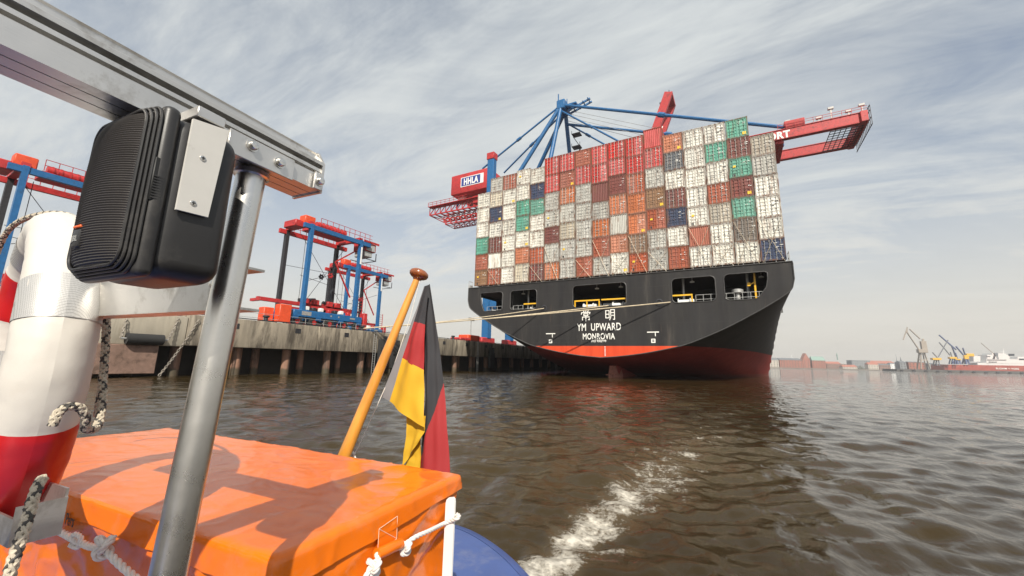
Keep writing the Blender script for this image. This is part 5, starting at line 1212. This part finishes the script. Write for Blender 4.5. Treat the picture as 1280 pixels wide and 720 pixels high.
def crease(p, n_):
    """folds of a taut plastic sheet: long ridged creases that run across the sides, gentle sag on top"""
    a = p.x * 1.0 + p.y * .8; f = 0
    if n_.z > .8:
        f = .007 * noise.noise(Vector((p.x * 2.1, p.y * 2.6, 1))) + .0016 * (1 - abs(noise.noise(Vector((p.x * 2.2 + p.y * .6, p.y * 6.5, 5)))) * 2) * .8
        f += .0018 * noise.noise(Vector((p.x * 9, p.y * 7, 2)))
        f += .0022 * max(0, 1 - abs(noise.noise(Vector((p.x * 3.2 - p.y * 2.5, p.y * 5 + p.x * 1.5, 11)))) * 5) ** 2 + .0016 * max(0, 1 - abs(noise.noise(Vector((p.x * 8, p.y * 13, 6)))) * 6) ** 2
    else:
        f = .009 * noise.noise(Vector((p.x * 3 + p.z * 2, p.y * 3 - p.z * 3.5, p.z * 3)))
        rdg = 1 - abs(noise.noise(Vector((p.x * 5 + p.z * 5, p.y * 5 - p.z * 7, 3)))) * 3.2
        f += .007 * max(0, rdg) ** 2; rdg = 1 - abs(noise.noise(Vector((p.x * 9 - p.z * 6, p.y * 8 + p.z * 11, 8)))) * 3.2; f += .004 * max(0, rdg) ** 2
        f -= .018 * max(0, min(1, (-.50 - p.z) / .12)) * (.5 + .5 * math.sin(p.y * 9 + p.x * 5))
    return f
v, f = cloth_box((-2.80, .655, -1.12), (-.835, 1.385, -.43), .03, (150, 62, 64), crease)
q = BM(); q.add(v, f, 0, True); q.build('body_cover', pvc, case)
def lid_d(p, n_):
    f = 0
    if n_.z > .8: return crease(p, n_)
    f = .003 + .003 * noise.noise(Vector((p.x * 4, p.y * 4, p.z * 9))) + .003 * max(0, 1 - abs(noise.noise(Vector((p.x * 11, p.y * 11, p.z * 5)))) * 4) ** 2; k = max(0, (-.425 - p.z) / .06); f += .005 * k * noise.noise(Vector((p.x * 6, p.y * 6, 4))) + .004 * k
    return f
v, f = cloth_box((-2.808, .647, -.487), (-.828, 1.392, -.42), .015, (170, 72, 12), lid_d, True)
for p in v:
    if p.z < -.47: p.z += .010 * noise.noise(Vector((p.x * 3, p.y * 3, 0))) + (.02 * (p.y - .65) / .7 if p.x > -.9 else 0)
q = BM(); q.add(v, f, 0, True); q.build('lid_cover', pvc, case)
# piped seam just above the flap, stitched handle patch, sleeve
st_m = mat('thread', (.80, .55, .38), .7)
def sideP(px, py, o=0.0): return bX(px, py, -.818 + o * .8)
pp = [(473, 661), (496, 645), (495, 673), (471, 692)]
q = BM(); P = [sideP(x, y, -.004) for x, y in pp]; n_ = 6
G = [[P[0].lerp(P[1], i / n_).lerp(P[3].lerp(P[2], i / n_), j / n_) for i in range(n_ + 1)] for j in range(n_ + 1)]; q.grid(G); q.grid([[p + Vector((.0015, 0, 0)) for p in r_] for r_ in G]); q.build('handle_patch', pvc, case)
for a, b in ((0, 1), (1, 2), (2, 3), (3, 0), (0, 2)):
    q = BM(); q.tube([P[a] + Vector((.0025, 0, 0)), P[b] + Vector((.0025, 0, 0))], .0008, 4); q.build('stitching', st_m, case)
slv = [sideP(471, 693, .012), sideP(480, 689, .016), sideP(490, 684, .016), sideP(500, 680, .012)]
q = BM(); q.tube(slv, .0150, 18); q.build('handle_sleeve', pvc, case)
q = BM(); q.tube([p + Vector((.004, 0, .0135)) for p in slv], .0007, 4); q.build('stitching', st_m, case)
def knot(c, r, rad, name='knot', ax=(0, 0, 1), parent=None):
    c = Vector(c); P = []
    for u in np.linspace(0, 2 * PI * .97, 40):
        x = math.sin(u) + 2 * math.sin(2 * u); y = math.cos(u) - 2 * math.cos(2 * u); z = -math.sin(3 * u)
        P.append(c + Vector((x * .33 * r, z * .45 * r, y * .36 * r)))
    return rope(P, rad, name, ropw, parent, step=rad * .6)
rp = .0068
wr = bthing('white_rope', sideP(480, 690), 'white twisted rope tied through the orange case handle to the white stanchion', 'rope')
rope([sideP(455, 725, .02), sideP(462, 712, .022), sideP(472, 700, .022), slv[0], slv[1], slv[2], slv[3], sideP(506, 680, .02), sideP(520, 671, .03), sideP(538, 663, .03), bY(556, 654, 1.262), bY(571, 648, 1.260), bY(574, 645, 1.272), bY(571, 643, 1.286)], rp, 'rope_line', ropw, wr)
knot(sideP(507, 684, .022), .017, rp, parent=wr); knot(sideP(467, 709, .026), .019, rp * 1.1, parent=wr)
fr_ = bthing('white_rope', bY(130, 683, .62), 'knotted white rope across the front of the orange case beside the steel post', 'rope')
rope([bY(-10, 648, .625), bY(12, 655, .62), bY(30, 664, .615), bY(50, 663, .612), bY(70, 663, .61), bY(92, 674, .606), bY(112, 683, .602), bY(130, 686, .598), bY(143, 699, .60), bY(156, 711, .605), bY(175, 727, .61), bY(190, 740, .615)], rp * 1.25, 'rope_line', ropw, fr_)
knot(bY(130, 683, .598), .024, rp * 1.25, parent=fr_)
rope([bY(95, 680, .603), bY(92, 668, .60), bY(101, 672, .60), bY(98, 684, .60), bY(88, 681, .605)], rp * .9, 'rope_loop', ropw, fr_)
V, Fs = text_mesh('10 Pers', .040, .0003, .0006)
tA, tB = bY(82, 645, .645), bY(99, 652, .645); ax = (tB - tA); xs = [p.x for p in V]; w_ = max(xs) - min(xs)
tax = Vector((ax.length / w_, 0, 0))
q = BM(); q.add([Vector((tA.x, .6335, tA.z)) + Vector(((p.x - min(xs)) * ax.length * 1.0 / w_, -p.z, p.y * 1.1 - .012)) for p in V], Fs); q.build('lettering', mat('black_print', (.03, .02, .015), .5), case)

# flag staff and flag
wood = mat('varnished_wood', (0.56, 0.24, 0.035), 0.22, var=0.22, vscale=14, coat=.6, bump=.05, bscale=60, streak=True, bdist=0.0005)
wood2 = mat('dark_varnished_wood', (0.24, 0.07, 0.02), 0.2, var=0.3, vscale=40, coat=.7)
sb = bY(428, 575, 1.60); stp = bY(521.5, 348, 1.85); dd_ = (stp - sb).normalized()
staff = bthing('flag_staff', sb - dd_ * .55, 'varnished wooden flag staff with a round knob leaning over the stern behind the orange case', 'flag staff')
q = BM(); q.tube([sb - dd_ * .55, sb, sb.lerp(stp, .5), stp], [.034, .032, .026, .0185], 28); q.build('pole', wood, staff)
q = BM(); s0 = stp; q.lathe([(.018, -.014), (.024, -.006), (.027, .0), (.040, .005), (.053, .015), (.057, .027), (.053, .040), (.038, .051), (.016, .056), (0, .0565)], s0, axis=dd_, n=32); q.build('knob', wood2, staff)
q = BM(); q.tube([stp + Vector((.02, 0, -.01)), bY(512, 400, 1.84), bY(488, 470, 1.80), bY(452, 550, 1.72), bY(441, 572, 1.68)], .0022, 6); q.build('halyard', ropw, staff)
q = BM(); q.tube([bY(443, 568, 1.66), bY(439, 563, 1.66), bY(444, 574, 1.67)], .008, 6); q.build('cleat_knot', ropw, staff)
fk = mat('flag_black', (0.026, 0.026, 0.030), .8, var=.15, bump=.3, bscale=300, bdist=0.0004); frd = mat('flag_red', (0.30, 0.018, 0.020), .75, var=.1, bump=.3, bscale=300, bdist=0.0004); fy = mat('flag_gold', (0.58, 0.34, 0.016), .75, var=.1, bump=.3, bscale=300, bdist=0.0004); fg = mat('flag_hoist_tape', (0.20, 0.20, 0.21), .8, var=.1)
flag = bthing('flag', bY(535, 590, 1.80), 'black red and gold flag hanging limp and folded from the wooden staff', 'flag')
def sheet(Lp, Rp, mats_v, name, y0, fold=.012, seed=0, cols=16, rows=40, bulge=0.0, hoist=None, diag=0.0):
    """cloth between a left and a right edge; mats_v: list of (v limit, material index); colours follow the stripes"""
    Ls = [bY(a, b, y0) for a, b in Lp]; Rs = [bY(a, b, y0) for a, b in Rp]
    def samp(E, v):
        d = [0]; 
        for a, b in zip(E[:-1], E[1:]): d.append(d[-1] + (b - a).length)
        t = v * d[-1]
        for k in range(len(E) - 1):
            if t <= d[k+1] or k == len(E) - 2: return E[k].lerp(E[k+1], (t - d[k]) / (d[k+1] - d[k]))
    G = []
    for i in range(rows + 1):
        v_ = i / rows; a, b = samp(Ls, v_), samp(Rs, v_); row = []
        for j in range(cols + 1):
            u = j / cols; p = a.lerp(b, u); p.y += fold * (math.sin(u * 5.5 + seed) + .35 * math.sin(u * 13 + seed * 2 + v_ * 3)) * min(1, v_ * 2) + bulge * math.sin(PI * u) * v_ + .006 * noise.noise(Vector((u * 3, v_ * 6, seed))); row.append(p)
        G.append(row)
    def mi(i, j):
        v_ = (i + .5) / rows + diag * ((j + .5) / cols - .5)
        if hoist and (j + .5) / cols < hoist: return 3
        for lim, m in mats_v:
            if v_ < lim: return m
        return mats_v[-1][1]
    q = BM(); q.grid(G, mi=mi); q.grid([[p + Vector((0, .0012, 0)) for p in r_] for r_ in G], mi=mi, flip=True); return q.build(name, [fk, frd, fy, fg], flag)
sheet([(530, 358), (520, 385), (500, 432), (475, 496)], [(536, 356), (531, 400), (530, 466), (530.5, 534)], [(.30, 0), (.62, 1), (2, 2)], 'front_fold', 1.775, .020, 1.0, cols=60, rows=150, hoist=.17, diag=.02)
sheet([(533, 358), (529, 420), (529, 500), (520, 600)], [(537, 355), (546, 420), (553, 500), (559, 600)], [(.72, 0), (2, 1)], 'fly_fold', 1.835, .022, 2.2, cols=70, rows=220, diag=.36)
sheet([(508, 516), (507, 545), (502, 584)], [(532, 520), (531, 540), (524, 552)], [(2, 2)], 'corner_fold', 1.80, .008, .3, cols=12, rows=16)
sheet([(520, 555), (512, 570), (503, 588)], [(526, 548), (525, 570), (524, 600)], [(2, 2)], 'under_fold', 1.828, .006, 3.3, cols=8, rows=12)

#@@END
# ------------------------------------------------------------------ haze
hz = MB(); lo = Vector((-2600, -2600, -3)); hi = Vector((2800, 2800, 100)); hz.box(lo, hi)
ho = hz.build('haze', [], base=(0, 0, 0)); ho['kind'] = 'stuff'; tag(ho, 'thin pale haze lying over the river and far bank', 'haze')
hm = bpy.data.materials.new('haze_air'); hm.use_nodes = True; t = hm.node_tree; t.nodes.clear()
pv = N(t, 'ShaderNodeVolumePrincipled'); pv.inputs['Color'].default_value = (0.93, 0.93, 0.95, 1); pv.inputs['Density'].default_value = 0.00022; pv.inputs['Anisotropy'].default_value = 0.2
om = N(t, 'ShaderNodeOutputMaterial'); L(t, pv.outputs[0], om.inputs['Volume']); ho.data.materials.append(hm)
for o in bpy.data.objects:
    if '_o' in o: del o['_o']
